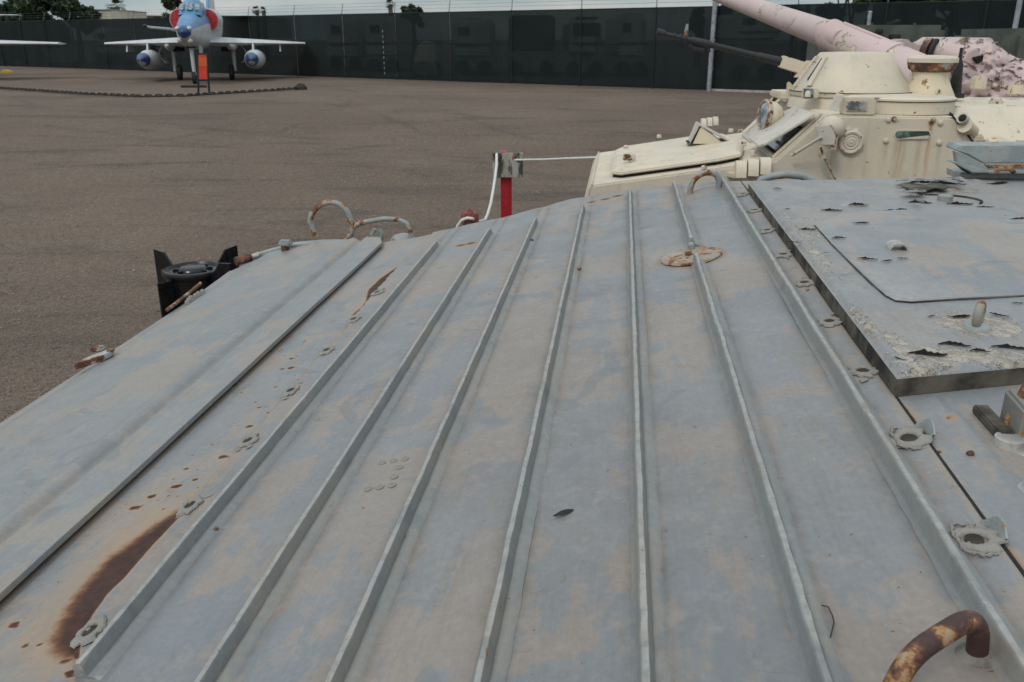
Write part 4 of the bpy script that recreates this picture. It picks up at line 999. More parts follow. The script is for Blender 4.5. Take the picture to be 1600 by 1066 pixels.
# ================================================================== CREAM SCOUT CAR
NB = np.array([.522, 5.8, 0.])
def Q(s, t, z): return NB + rear * s + lat * t + np.array([0, 0, z])
def BP(x, y, t):
    d = ray(x, y); k = ((NB @ lat + t) - CAMP @ lat) / (d @ lat); return CAMP + d * k
zz = np.array([0, 0, 1.])
SCAR = root('scout_car', Q(2.4, .88, 0), [rear, lat, zz], 'cream armoured scout car with conical turret, open windscreen cover and round headlamp', 'armoured car')
def scar():
    c, cg, cr = M['cream'], M['creamgrey'], M['creamrust']; R_ = SCAR; R0_ = Q(2.4, .88, 0)
    def lx(x, y): P = BP(x, y, 0); return (P - R0_) @ rear, P[2]
    RB, RO = (.34, .24, .11), (.42, .20, .07); runs = []
    for (x, y, w, L, cc, a) in [(1457, 190, .020, .55, RO, .85), (1407, 219, .05, .5, RB, .65), (1436, 219, .035, .35, RB, .5), (1388, 218, .02, .25, RB, .4), (1470, 225, .02, .3, RB, .3), (1329, 238, .05, .3, RB, .3), (1300, 236, .04, .2, RB, .4)]:
        X, Z = lx(x, y); runs.append((float(X), float(Z), w, L, cc, a))
    ch = m_cream('cream_hull_paint', runs=runs); cst = m_cream('stained_cream_paint', (.62, .51, .35), (.64, .56, .42), .02, .9)
    Wd = 1.76
    prof = [(0, 1.47), (-.04, 1.38), (.35, .75), (.6, .62), (5.6, .62), (5.65, 1.60), (5.3, 1.74), (2.44, 1.74), (2.27, 1.935), (1.47, 1.94), (1.19, 1.655)]
    MB().prism([Q(s, 0, z) for s, z in prof], lat * Wd).build('hull', ch, R_, None, .012)
    # rear superstructure with sloping sides
    secs = []
    for s, k in [(2.33, 0), (2.44, 1), (5.1, 1), (5.4, .4)]:
        z1 = 1.74 + (.235 * (k if s > 3 else 1)); secs.append([Q(s, .012, 1.735), Q(s, .36, z1), Q(s, 1.40, z1), Q(s, Wd - .012, 1.735)])
    MB().loft(secs).build('rear_deck', c, R_, None, .01)
    # bow top raised lid
    o = [(.135, .22), (.14, 1.38), (.20, 1.52), (.85, 1.50), (1.02, 1.36), (1.07, .62), (1.0, .20), (.85, .13), (.20, .12)]
    def topz(s): return 1.47 + (1.655 - 1.47) * s / 1.19
    n = len(o); cs, ct = .6, .85
    lo = [Q(s, t, topz(s) + (.012 if t > 1 else .022)) for s, t in o]; mid = [Q(s, t, topz(s) + .040) for s, t in o]; hi = [Q(cs + (s - cs) * .93, ct + (t - ct) * .93, topz(s) + .062) for s, t in o]
    MB().add(lo + mid + hi, [tuple(range(n))[::-1]] + [(i, (i + 1) % n, n + (i + 1) % n, n + i) for i in range(n)] + [(n + i, n + (i + 1) % n, 2 * n + (i + 1) % n, 2 * n + i) for i in range(n)] + [tuple(range(2 * n, 3 * n))]).build('bow_hatch', c, R_, None, .008)
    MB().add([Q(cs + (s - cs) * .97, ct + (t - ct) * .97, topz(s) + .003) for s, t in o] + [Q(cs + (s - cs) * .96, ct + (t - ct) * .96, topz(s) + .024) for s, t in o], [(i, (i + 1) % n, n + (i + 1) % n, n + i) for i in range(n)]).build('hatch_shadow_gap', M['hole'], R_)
    # front folding rim along the nose
    MB().prism([Q(-.012, 0, 1.40), Q(.006, 0, 1.485), Q(.018, 0, 1.480), Q(.0, 0, 1.395)], lat * Wd).build('nose_lip', c, R_, None, .003)
    # wedge periscope on the lid
    A = BP(1110, 205, .9)
    s0 = (A - NB) @ rear; zt = topz(s0) + .06
    MB().add([Q(s0 - .13, .80, zt), Q(s0 + .10, .80, zt - .0), Q(s0 + .10, 1.02, zt), Q(s0 - .13, 1.02, zt), Q(s0 - .08, .80, zt + .13), Q(s0 - .08, 1.02, zt + .13), Q(s0 - .15, .79, zt + .01)],
             [(0, 1, 2, 3), (0, 1, 4), (3, 2, 5), (4, 1, 2, 5), (0, 4, 5, 3)]).build('vent_scoop', c, R_, None, .004)
    MB().prism([Q(s0 - .15, .79, zt + .005), Q(s0 - .10, .79, zt + .145), Q(s0 + .13, .79, zt + .03), Q(s0 + .12, .79, zt + .022), Q(s0 - .09, .79, zt + .13)], lat * .25).build('scoop_lid', cg, R_, None, .003)
    MB().prism([Q(s0 - .17, .8, zt + .002), Q(s0 - .13, .8, zt + .006), Q(s0 - .13, 1.0, zt + .006), Q(s0 - .17, 1.0, zt + .002)], zz * .003).build('scoop_slot', M['hole'], R_)
    # small fittings on lid
    for x, y, t in [(978, 230, .9), (1030, 213, 1.45), (1048, 251, .25), (1142, 204, 1.2), (1100, 262, .02), (1162, 223, .9), (1177, 238, .3), (1157, 205, 1.3)]:
        P = BP(x, y, t); MB().lathe(P - zz * .012, zz, [(0, .020), (.020, .020), (.026, .012)], 8).build('latch_stud', cr, R_, .8)
    P = BP(983, 246, .45); MB().box(P, (.09, .02, .045), [rear, lat, zz]).build('hook', cr, R_, None, .006); MB().box(P + rear * .0, (.02, .08, .05), [rear, lat, zz]).build('hook', cr, R_, None, .006)
    # rolled guide tubes near side and far side
    for (x, y, t, k) in [(1148, 273, -.05, 1), (1095, 196, 1.62, .62)]:
        for j, dx in enumerate([0, .075, .15]):
            P = BP(x, y, t) + rear * dx * k + zz * (-.01 + .012 * j) * k
            pth = [P + lat * -.03, P + lat * -.03 + zz * .05 * k, P + zz * .085 * k, P + lat * .07 + zz * .09 * k, P + lat * .12 + zz * .05 * k, P + lat * .13]
            vs = []
            pth = [P + np.array(lat) * (.07 * math.cos(a)) + zz * (.10 * math.sin(a)) * k for a in np.linspace(math.pi, 0, 12)]
            for q in pth: vs += [q - rear * .032 * k, q + rear * .032 * k]
            m = len(pth); vs += [v + zz * .0 + (lat * 0) for v in []]
            MB().prism([pth[i] for i in range(m)], rear * .065 * k).build('tow_roller', c, R_, .5, 0)
    P = BP(1138, 270, -.05); MB().prism([P, P + rear * .14 - zz * .02, P + rear * .14 - zz * .06, P - zz * .03], lat * .12).build('roller_bracket', c, R_, None, .004)
    # headlamp
    P = BP(1200, 180, .62); ax = -rear * .93 - lat * .22 + zz * .1
    MB().lathe(P, ax, [(-.11, .002), (-.104, .035), (-.08, .068), (-.045, .09), (0, .099), (.012, .100)], 28).build('headlamp', c, R_, .9)
    MB().lathe(P, ax, [(.008, .104), (.03, .107), (.04, .102), (.04, .090), (.008, .090)], 28, False).build('lamp_rim', M['rustcream'], R_, .6)
    MB().lathe(P, ax, [(.028, .092), (.040, .078), (.048, .05), (.051, .002)], 24).build('lens', M['lens'], R_, .9)
    MB().tube([P - zz * .08, P - zz * .13 + rear * .02], .012, 8).build('lamp_stalk', M['rustcream'], R_, .9)
    # windscreen slope details: plate is from s 1.19 z1.655 to s 1.47 z1.94
    sl = np.array(Q(1.47, 0, 1.94)) - Q(1.19, 0, 1.655); sl /= np.linalg.norm(sl); nrm = np.cross(sl, lat); nrm = nrm if nrm[2] > 0 else -nrm
    def SL(a, t, h=0.): return Q(1.19, 0, 1.655) + sl * a + lat * t + nrm * h
    Ls = .40
    MB().add([SL(.03, .16, .003), SL(.27, .16, .003), SL(.27, .72, .003), SL(.03, .72, .003)], [(0, 1, 2, 3)]).build('window_opening', M['hole'], R_)
    MB().add([SL(.05, .20, .005), SL(.25, .20, .005), SL(.25, .68, .005), SL(.05, .68, .005)], [(0, 1, 2, 3)]).build('windscreen', M['glass'], R_)
    # propped cover: hinged at the top edge
    fo = nrm * .20 - sl * .98; fo /= np.linalg.norm(fo); hinge = .33
    pr = [(0, .03), (0, .72), (.35, .70), (.385, .62), (.385, .12), (.35, .05)]
    MB().prism([SL(hinge + .03, b, .035) + fo * a for a, b in pr], np.cross(lat, fo) * .016).build('windscreen_cover', cg, R_, None, .004)
    MB().prism([SL(.02, 1.0, .004), SL(.38, 1.0, .004), SL(.38, 1.45, .004), SL(.02, 1.45, .004)], nrm * .012).build('windscreen_cover', cg, R_, None, .004)
    for t in (.07, .78, .95, 1.5):
        MB().prism([SL(-.0, t, .002), SL(.40, t, .002), SL(.40, t + .035, .002), SL(0, t + .035, .002)], nrm * .016).build('window_rail', c, R_, None, .003)
    for t in (.16, 1.02): MB().prism([SL(-.015, t, .002), SL(.02, t, .002), SL(.02, t + .5, .002), SL(-.015, t + .5, .002)], nrm * .022).build('sill_bar', cg, R_, None, .003)
    for x, y, t in [(1213, 152, 1.5), (1236, 158, 1.2), (1262, 158, .9), (1274, 160, .9), (1272, 170, .7), (1235, 163, 1.1)]:
        P = BP(x, y, t); MB().tube([P - sl * .06, P + sl * .03], .020, 10).build('hinge', M['creamrust'], R_, .9)
        MB().lathe(P - sl * .063, -sl, [(0, .012), (.003, .012)], 8).build('hinge_end', M['rustdeep'], R_)
    # mirror housing, plate and rods on near side
    P = BP(1300, 200, -.02); MB().lathe(P, -lat, [(-.02, .075), (.03, .075), (.06, .055), (.075, .02)], 22).build('lamp_bowl', c, R_, .9)
    P = BP(1296, 213, -.16)
    MB().prism([BP(1273, 197, -.16), BP(1297, 196, -.16), BP(1306, 212, -.16), BP(1304, 227, -.16), BP(1283, 227, -.16)], lat * .012).build('mirror_plate', cg, R_, None, .003)
    MB().prism([BP(1298, 196, -.155), BP(1302, 197, -.155), BP(1310, 214, -.155), BP(1306, 236, -.155), BP(1298, 234, -.155), BP(1304, 212, -.155)], lat * .045).build('mirror_frame', M['rustcream'], R_, None, .002)
    MB().tube([BP(1284, 214, -.17), BP(1237, 243, -.06)], .010, 10).build('mirror_rod', cg, R_, .9)
    MB().tube([BP(1282, 229, -.16), BP(1286, 243, -.12), BP(1305, 280, -.03)], .007, 10).build('mirror_rod', M['rustcream'], R_, .9)
    MB().lathe(BP(1285, 244, -.10), lat, [(-.03, .016), (.03, .016)], 10).build('rod_clamp', M['rustcream'], R_, .7)
    # round vent cap on the side
    P = BP(1329, 222, 0); MB().lathe(P, -lat, [(0, .074), (.022, .074), (.028, .066), (.026, .055), (.018, .050), (.024, .042), (.022, .030), (.027, .022), (.026, .010), (.030, .006), (.030, .001)], 36).build('side_vent', c, R_, .5)
    for a in (.6, 2.4, 3.9, 5.5): MB().lathe(P + rear * .064 * math.cos(a) + zz * .064 * math.sin(a), -lat, [(.02, .007), (.032, .006)], 8).build('vent_bolt', M['rustcream'], R_)
    # side vision slot with green glass
    def slot(x0, x1, y0, y1, t, name, mat, th, rr=1.):
        cx, cy = (x0 + x1) / 2, (y0 + y1) / 2; hx, hy = (x1 - x0) / 2, (y1 - y0) / 2; pts = []
        for k in range(24):
            a = 2 * math.pi * k / 24; pts.append(BP(cx + (hx - hy) * (1 if math.cos(a) > 0 else -1) + hy * math.cos(a), cy + hy * math.sin(a), t))
        MB().prism(pts, lat * th).build(name, mat, R_)
    slot(1397, 1456, 203, 219, -.004, 'slot_rim', c, .006)
    slot(1399, 1454, 205, 217, -.006, 'vision_slot', M['slotglass'], .006)
    MB().prism([BP(1425, 214.5, -.011), BP(1450, 212, -.011), BP(1453, 214, -.011), BP(1449, 217, -.011), BP(1405, 217.5, -.011)], lat * .004).build('slot_dirt', c, R_)
    # rust run below the slot
    for x, y in [(1388, 187), (1397, 186), (1455, 190), (1469, 192), (1384, 220), (1467, 223), (1458, 187), (1338, 205), (1325, 203)]:
        P = BP(x, y, 0); MB().lathe(P, -lat, [(0, .017), (.012, .015), (.016, .007)], 10).build('bolt_head', M['rustcream'] if x in (1397, 1455, 1458) else c, R_, .8)
    # periscope box with glass, sliding shutter
    P = BP(1340, 165, .10); MB().box(P, (.19, .16, .11), [rear, lat, zz]).build('periscope_box', c, R_, None, .008)
    MB().prism([BP(1323, 158.5, .012), BP(1355, 158.5, .012), BP(1355, 173.5, .012), BP(1323, 173.5, .012)], lat * .01).build('periscope_frame', M['rustcream'], R_)
    MB().prism([BP(1325.5, 160.5, .008), BP(1352.5, 160.5, .008), BP(1352.5, 171.5, .008), BP(1325.5, 171.5, .008)], lat * .01).build('periscope_glass', M['lens'], R_)
    MB().prism([BP(1295, 172, .02), BP(1307, 148, .05), BP(1319, 150, .05), BP(1308, 175, .02)], lat * .02 + zz * .01).build('shutter', cg, R_, None, .003)
    MB().box(BP(1266, 146, .55), (.10, .10, .07), [rear, lat, zz]).build('periscope_box', c, R_, None, .01)
    MB().prism([BP(1256, 138.5, .49), BP(1271, 138.5, .49), BP(1271, 153, .49), BP(1256, 153, .49)], lat * .01).build('periscope_glass', M['glass'], R_)
    MB().lathe(BP(1262, 149, .45), zz, [(-.01, .02), (.02, .018), (.03, .008)], 10).build('periscope_knob', c, R_, .8)
    # hatch ring on the cab roof
    Pc = BP(1405, 176, .42); cc = np.array([Pc[0], Pc[1], 1.94])
    MB().lathe(cc, zz, [(0, .33), (.075, .33), (.082, .335), (.092, .335), (.10, .32), (.104, .2), (.105, .002)], 48).build('roof_hatch', c, R_, .45)
    MB().lathe(cc, zz, [(.0755, .336), (.0805, .337)], 48, False).build('hatch_seam', M['hole'], R_)
    MB().lathe(BP(1466, 144, .5), zz, [(-.02, .02), (.015, .02), (.02, .012)], 10).build('hatch_knob', cr, R_, .8)
    MB().prism([BP(1474, 153, .3), BP(1490, 154, .3), BP(1490, 160, .3), BP(1482, 160, .3)], lat * .05).build('hatch_latch', cr, R_, None, .004)
    # roof line trim left of the turret
    P = BP(1232, 148, 1.2); MB().box(P, (.20, .5, .05), [rear, lat, zz]).build('visor_box', c, R_, None, .01)
    P = BP(1236, 136, .95); MB().prism([BP(1230, 150, .95), BP(1231, 130, .95), BP(1234, 128, .95), BP(1246, 142, .95), BP(1246, 150, .95)], lat * .05).build('splash_guard', c, R_, None, .004)
    # turret
    TB = BP(1328, 148, .90); tc = np.array([TB[0], TB[1], 2.015]); zt = 2.305 - 2.015
    MB().lathe(np.array([TB[0], TB[1], 1.93]), zz, [(0, .43), (.05, .42), (.084, .40)], 48).build('turret_race', c, R_, .5)
    tilt = zz
    MB().lathe(tc, zz, [(0, .415), (.03, .42), (.035, .405), (.05, .40), (zt - .012, .247), (zt, .235), (zt + .004, .12)], 56).build('turret', c, R_, .35)
    MB().lathe(tc, zz, [(.028, .423), (.034, .421)], 56, False).build('turret_seam', M['hole'], R_)
    def TS(ang, k, off=0.):            # point on turret cone: ang measured from forward, k 0..1 up
        r_ = .400 + (.247 - .400) * k + off; d = -rear * math.cos(ang) - lat * math.sin(ang)
        return tc + d * r_ + zz * (.05 + (zt - .062) * k)
    def ts_patch(a0, a1, k0, k1, off, th, name, mat):
        MB().box8([TS(a0, k0, off), TS(a1, k0, off), TS(a1, k0, off + th), TS(a0, k0, off + th), TS(a0, k1, off), TS(a1, k1, off), TS(a1, k1, off + th), TS(a0, k1, off + th)]).build(name, mat, R_, None, .002)
    ts_patch(.50, .62, .10, .93, -.01, .035, 'gun_slot_frame', c); ts_patch(.08, .18, .05, .95, -.01, .035, 'gun_slot_frame', c)
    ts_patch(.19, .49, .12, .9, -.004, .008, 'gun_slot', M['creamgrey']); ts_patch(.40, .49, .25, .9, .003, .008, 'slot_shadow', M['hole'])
    ts_patch(-.16, .08, .3, .8, .0, .05, 'mantlet', c)
    # gun jacket + barrel
    g0 = BP(1262, 109, .95); g1 = BP(1226, 98, .95)
    d = g1 - g0; d /= np.linalg.norm(d); up = np.cross(d, lat); up = up if up[2] > 0 else -up
    MB().box((g0 + g1) / 2 + d * .0, (np.linalg.norm(g1 - g0) + .06, .10, .085), [d, lat, up]).build('gun_jacket', c, R_, None, .004)
    b0 = BP(1228, 98.5, .95); b1 = BP(1026, 50, .95); bd = (b1 - b0); L = np.linalg.norm(bd); bd /= L
    MB().lathe(b0, bd, [(0, .029), (.02, .030), (.20, .028), (.22, .022), (L * .55, .020), (L * .60, .026), (L * .72, .026), (L * .74, .017), (L * .93, .015), (L * .94, .024), (L, .027)], 16).build('gun_barrel', M['gunmetal'], R_, .6)
    for k in range(14): MB().lathe(b0 + bd * (.24 + k * .045), bd, [(0, .0245), (.012, .0245)], 14).build('cooling_ring', M['gunmetal'], R_)
    MB().prism([BP(1067, 60, .95), BP(1072, 38, .95), BP(1076, 37, .95), BP(1075, 62, .95)], lat * .02).build('front_sight', M['ruststeel'], R_, None, .002)
    MB().tube([BP(1078, 70, .95), BP(1084, 76, .95), BP(1100, 79, .95)], .014, 8).build('gas_block', M['gunmetal'], R_, .8)
    MB().tube([BP(1106, 70, .95), BP(1108, 82, .95)], .012, 8).build('barrel_lug', M['gunmetal'], R_, .8)
    # mushroom vent
    P = BP(1449, 148, .78); pc = np.array([P[0], P[1], 1.985])
    MB().lathe(pc, zz, [(-.05, .19), (.03, .18), (.09, .148), (.15, .122), (.20, .120)], 36).build('ventilator_stem', cst, R_, .6)
    MB().lathe(pc, zz, [(.19, .115), (.215, .150), (.245, .158), (.26, .161)], 40).build('ventilator_skirt', M['ruststeel'], R_, .6)
    MB().lathe(pc, zz, [(.258, .165), (.285, .164), (.30, .146), (.305, .07), (.305, .002)], 40).build('ventilator_cap', c, R_, .6)
    # antenna stub
    P = BP(1491, 146, .95); MB().lathe(P, zz, [(-.03, .07), (.0, .07), (.005, .045), (.10, .036), (.20, .028), (.24, .012), (.31, .010)], 16).build('antenna_base', M['rubber'], R_, .6)
    # rear deck fittings
    for x, y, t, w, h in [(1529, 130, 1.1, .10, .10), (1586, 140, 1.2, .09, .09), (1556, 160, .7, .08, .05), (1580, 170, .45, .07, .05), (1493, 172, .38, .07, .05), (1526, 216, .05, .07, .05), (1540, 222, .05, .05, .03), (1546, 178, .36, .04, .02), (1594, 223, .05, .06, .03)]:
        MB().box(BP(x, y, t), (w, .06, h), [rear, lat, zz]).build('deck_latch', M['creamrust'], R_, None, .012)
    MB().tube([BP(1507, 196, -.03), BP(1518, 206, .06)], .045, 16).build('smoke_tube', c, R_, .8)
    MB().tube([BP(1503, 184, -.04), BP(1512, 196, .04)], .034, 14).build('smoke_tube', cg, R_, .8)
    MB().lathe(BP(1504, 184.5, -.045), BP(1503, 184, -.04) - BP(1512, 196, .04), [(0, .024), (.003, .024)], 14).build('tube_mouth', M['hole'], R_)
    MB().tube([BP(1484, 176, .0), BP(1526, 228, -.01)], .006, 6).build('panel_gap', M['hole'], R_)
    MB().tube([BP(1500, 178.5, .345), BP(1760, 178.5, .345)], .005, 6).build('panel_gap', M['rustdeep'], R_)
    teeth = MB()
    for k in range(26): teeth.box(BP(1502 + k * 7, 177.5, .34), (.02, .012, .012), [rear, lat, zz])
    teeth.build('hinge_teeth', c, R_)
    # wheels
    for s in (1.0, 4.2):
        for t in (.02, 1.74):
            MB().lathe(Q(s, t, .46), lat, [(-.16, .25), (-.16, .40), (-.12, .46), (.12, .46), (.16, .40), (.16, .25)], 36).build('wheel', M['rubber'], R_, .6)
            MB().lathe(Q(s, t, .46), lat, [(-.14, .26), (-.10, .22), (-.12, .08), (.12, .08), (.10, .22), (.14, .26)], 24).build('wheel_rim', c, R_, .6)
scar()

# ================================================================== PINK GUN CARRIER
def pink():
    p = M['pink']; pf = M['pinkflake']
    b = PY(1500, 130, 10.0)
    R_ = root('gun_carrier', (b[0], 10.3, ground_z(10.3)), None, 'peeling pink gun carrier with one very thick raised barrel behind the cream scout car', 'gun carrier')
    A = PY(1296, 55, 10.0); B = PY(1128, -6, 13.6); d = B - A; L = np.linalg.norm(d); d /= L
    MB().lathe(A, d, [(-.3, .10), (-.02, .150), (0, .156), (.03, .156), (.05, .146), (L * .5, .126), (L, .104), (L + .9, .098), (L + .9, .07)], 40).build('barrel', p, R_, .5)
    C2 = PY(1416, 113, 9.0)
    d2 = A - C2; L2 = np.linalg.norm(d2); d2 /= L2
    MB().lathe(C2, d2, [(-.35, .22), (0, .215), (L2 * .35, .205), (L2 * .36, .185), (L2 - .06, .168), (L2 - .05, .172), (L2, .172)], 40).build('recoil_sleeve', p, R_, .5)
    up = np.cross(d2, np.cross([0, 0, 1.], d2)); up /= np.linalg.norm(up)
    if up[2] < 0: up = -up
    MB().tube([C2 + d2 * .15 + up * .20, A - d2 * .15 + up * .17], .020, 8).build('sleeve_rail', p, R_, .9)
    MB().lathe(C2 + d2 * .18, d2, [(0, .226), (.05, .226)], 36).build('sleeve_band', p, R_, .5)
    # cradle and trunnion
    D = 9.9
    def prismY(pts, D, th, name, mat, jag=0):
        P = []
        n = len(pts)
        for i in range(n):
            P.append(PY(*pts[i], D))
            if jag and i < jag:
                q0, q1 = np.array(pts[i], float), np.array(pts[(i + 1) % n], float)
                for k in range(1, 4):
                    m = q0 + (q1 - q0) * k / 4; P.append(PY(m[0] + ru(-1, 1), m[1] + ru(-1.6, 1.6), D))
        MB().prism(P, np.array([0, th, 0])).build(name, mat, R_, None, .008)
    MB().tube([PY(1446, 80, 9.9), PY(1500, 92, 9.7)], [.13, .135], 24).build('trunnion_housing', p, R_, .6)
    MB().lathe(PY(1456, 82, 9.75), PY(1515, 92, 9.5) - PY(1440, 78, 9.8), [(-.01, .142), (.02, .145)], 28).build('trunnion_band', M['rubber'], R_, .6)
    MB().lathe(PY(1446, 80, 9.77), PY(1515, 92, 9.5) - PY(1440, 78, 9.8), [(-.03, .135), (.035, .14)], 28).build('trunnion_band', M['ruststeel'], R_, .6)
    prismY([(1398, 66), (1404, 64), (1410, 61), (1418, 62), (1426, 67), (1438, 70), (1446, 72), (1450, 90), (1420, 110), (1405, 90)], 10.1, .25, 'cradle', pf, 7)
    prismY([(1470, 74), (1482, 59), (1480, 66), (1476, 78)], 10.3, .03, 'paint_sheet', p)
    sil = [(1470, 90), (1478, 76), (1492, 67), (1504, 59), (1512, 58), (1520, 62), (1535, 61), (1550, 60), (1546, 66), (1556, 71), (1566, 76), (1576, 84), (1590, 91), (1640, 96)]
    sx_ = [q[0] for q in sil if q[0] != 1546]; sy_ = [q[1] for q in sil if q[0] != 1546]; nx, ny = 90, 44; vs = []
    for j in range(ny + 1):
        for i_ in range(nx + 1):
            x = 1462 + 178 * i_ / nx; t = j / ny; yt_ = np.interp(x, sx_, sy_) + 1.6 * mnoise.noise((x * .35, 0, 2)); y = yt_ + (165 - yt_) * t
            dp = .10 * mnoise.noise((x * .03, y * .05, 1)) + .024 * mnoise.noise((x * .12, y * .16, 5)) + .30 * (1 - t) ** 3
            cr_ = mnoise.noise((x * .08, y * .12, 9)); dp += .04 * (cr_ > .12)
            vs.append(PY(x, y, 10.35 + dp))
    fs_ = [(j * (nx + 1) + k, j * (nx + 1) + k + 1, (j + 1) * (nx + 1) + k + 1, (j + 1) * (nx + 1) + k) for j in range(ny) for k in range(nx)]
    MB().add(vs, fs_).build('turret_skin', pf, R_, 1.0)
    for k in range(34):
        x = ru(1484, 1600); yt_ = np.interp(x, sx_, sy_); y = yt_ + 3 + (rnd() ** 1.3) * 75; P0 = PY(x, y, 10.22 + .1 * rnd()); a = ru(-.5, .5); L_ = ru(.02, .08)
        d1 = np.array([math.cos(a), -.3, math.sin(a)]); d2 = np.array([-math.sin(a) * .6, -.5, math.cos(a)])
        MB().add([P0, P0 + d1 * L_, P0 + d1 * L_ * .8 + d2 * L_ * .4, P0 + d1 * L_ * .2 + d2 * L_ * .35, P0 + d2 * L_ * .1 - d1 * .02], [(0, 1, 2, 3, 4)]).build('paint_curl', random.choice([p, p, p, M['rustcream']]), R_)
    prismY([(1478, 74), (1492, 66), (1504, 59), (1512, 58), (1520, 61), (1535, 61), (1550, 60), (1546, 66), (1540, 70), (1556, 71), (1566, 76), (1576, 84), (1590, 91), (1640, 96), (1640, 160), (1470, 160), (1478, 120), (1500, 92)], 10.9, 1.1, 'turret_body', pf, 14)
    prismY([(1505, 96), (1518, 80), (1528, 74), (1534, 90), (1532, 100), (1516, 101)], 10.20, .05, 'armour_patch', p, 5)
    prismY([(1520, 90), (1538, 86), (1536, 96), (1528, 100)], 10.16, .04, 'torn_opening', M['hole'])
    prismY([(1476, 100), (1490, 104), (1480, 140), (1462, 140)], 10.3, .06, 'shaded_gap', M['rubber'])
    # lower body standing on the ground
    g = ground_z(10.8)
    MB().box8([(b[0] - 1.0, 10.0, g + .35), (b[0] + 3.2, 9.6, g + .35), (b[0] + 3.2, 12.2, g + .35), (b[0] - 1.0, 12.6, g + .35), (b[0] - .8, 10.1, 1.75), (b[0] + 3.2, 9.7, 1.75), (b[0] + 3.2, 12.2, 1.75), (b[0] - .8, 12.5, 1.75)]).build('chassis', p, R_, None, .03)
    for t in (10.0, 12.2):
        for k in range(4): MB().lathe((b[0] - .5 + k * .95, t, g + .40), (0, 1, 0), [(-.12, .3), (-.12, .42), (.12, .42), (.12, .3)], 28).build('road_wheel', M['rubber'], R_, .6)
pink()

# ================================================================== OLIVE VEHICLES BEHIND
def olive():
    D = 17.0; a = PY(1328, 42, D); b = PY(1482, 40, D); g = ground_z(D)
    R_ = root('army_truck', ((a[0] + b[0]) / 2, D, g), None, 'olive drab truck body with flat rounded roof behind the pink gun barrel', 'truck')
    w = b[0] - a[0]; cx = (a[0] + b[0]) / 2; zt = PY(1400, 39, D)[2]
    MB().box((cx, D + 1.2, (zt + g + .9) / 2), (w, 2.4, zt - g - .9)).build('box_body', M['olive'], R_, .6, .09)
    for x, s in [(1374, .12), (1398, .2)]:
        q = PY(x, 49 if x < 1380 else 57, D - .03); MB().box(q, (s, .08, .07)).build('grab_step', M['rubber'], R_, None, .01)
    MB().box((cx, D + 1.2, g + .75), (w * .9, 2.0, .3)).build('frame', M['rubber'], R_)
    for x in (cx - w * .3, cx + w * .3):
        for y in (D + .2, D + 2.2): MB().lathe((x, y, g + .45), (0, 1, 0), [(-.12, .2), (-.12, .42), (-.09, .45), (.09, .45), (.12, .42), (.12, .2)], 24).build('wheel', M['rubber'], R_, .6)
    for x in (1372, 1440): q = PY(x, 40, D); MB().lathe((q[0], D + .3, zt - .01), (0, 0, 1), [(0, .02), (.05, .02)], 8).build('roof_stud', M['olive'], R_)
    D = 14; a = PY(1588, 44, D); g = ground_z(D)
    R2 = root('tracked_carrier', (a[0] + 1.2, D + 1, g), None, 'dark olive vehicle corner cut off at the right edge of the photo', 'armoured vehicle')
    MB().box((a[0] + 1.3, D + 1, (a[2] + g + .5) / 2), (2.6, 2.0, a[2] - g - .5)).build('body', M['olive'], R2, .6, .10)
    for k in range(3): MB().lathe((a[0] + .5 + k * .8, D + .1, g + .35), (0, 1, 0), [(-.1, .2), (-.1, .35), (.1, .35), (.1, .2)], 20).build('wheel', M['rubber'], R2, .6)
olive()

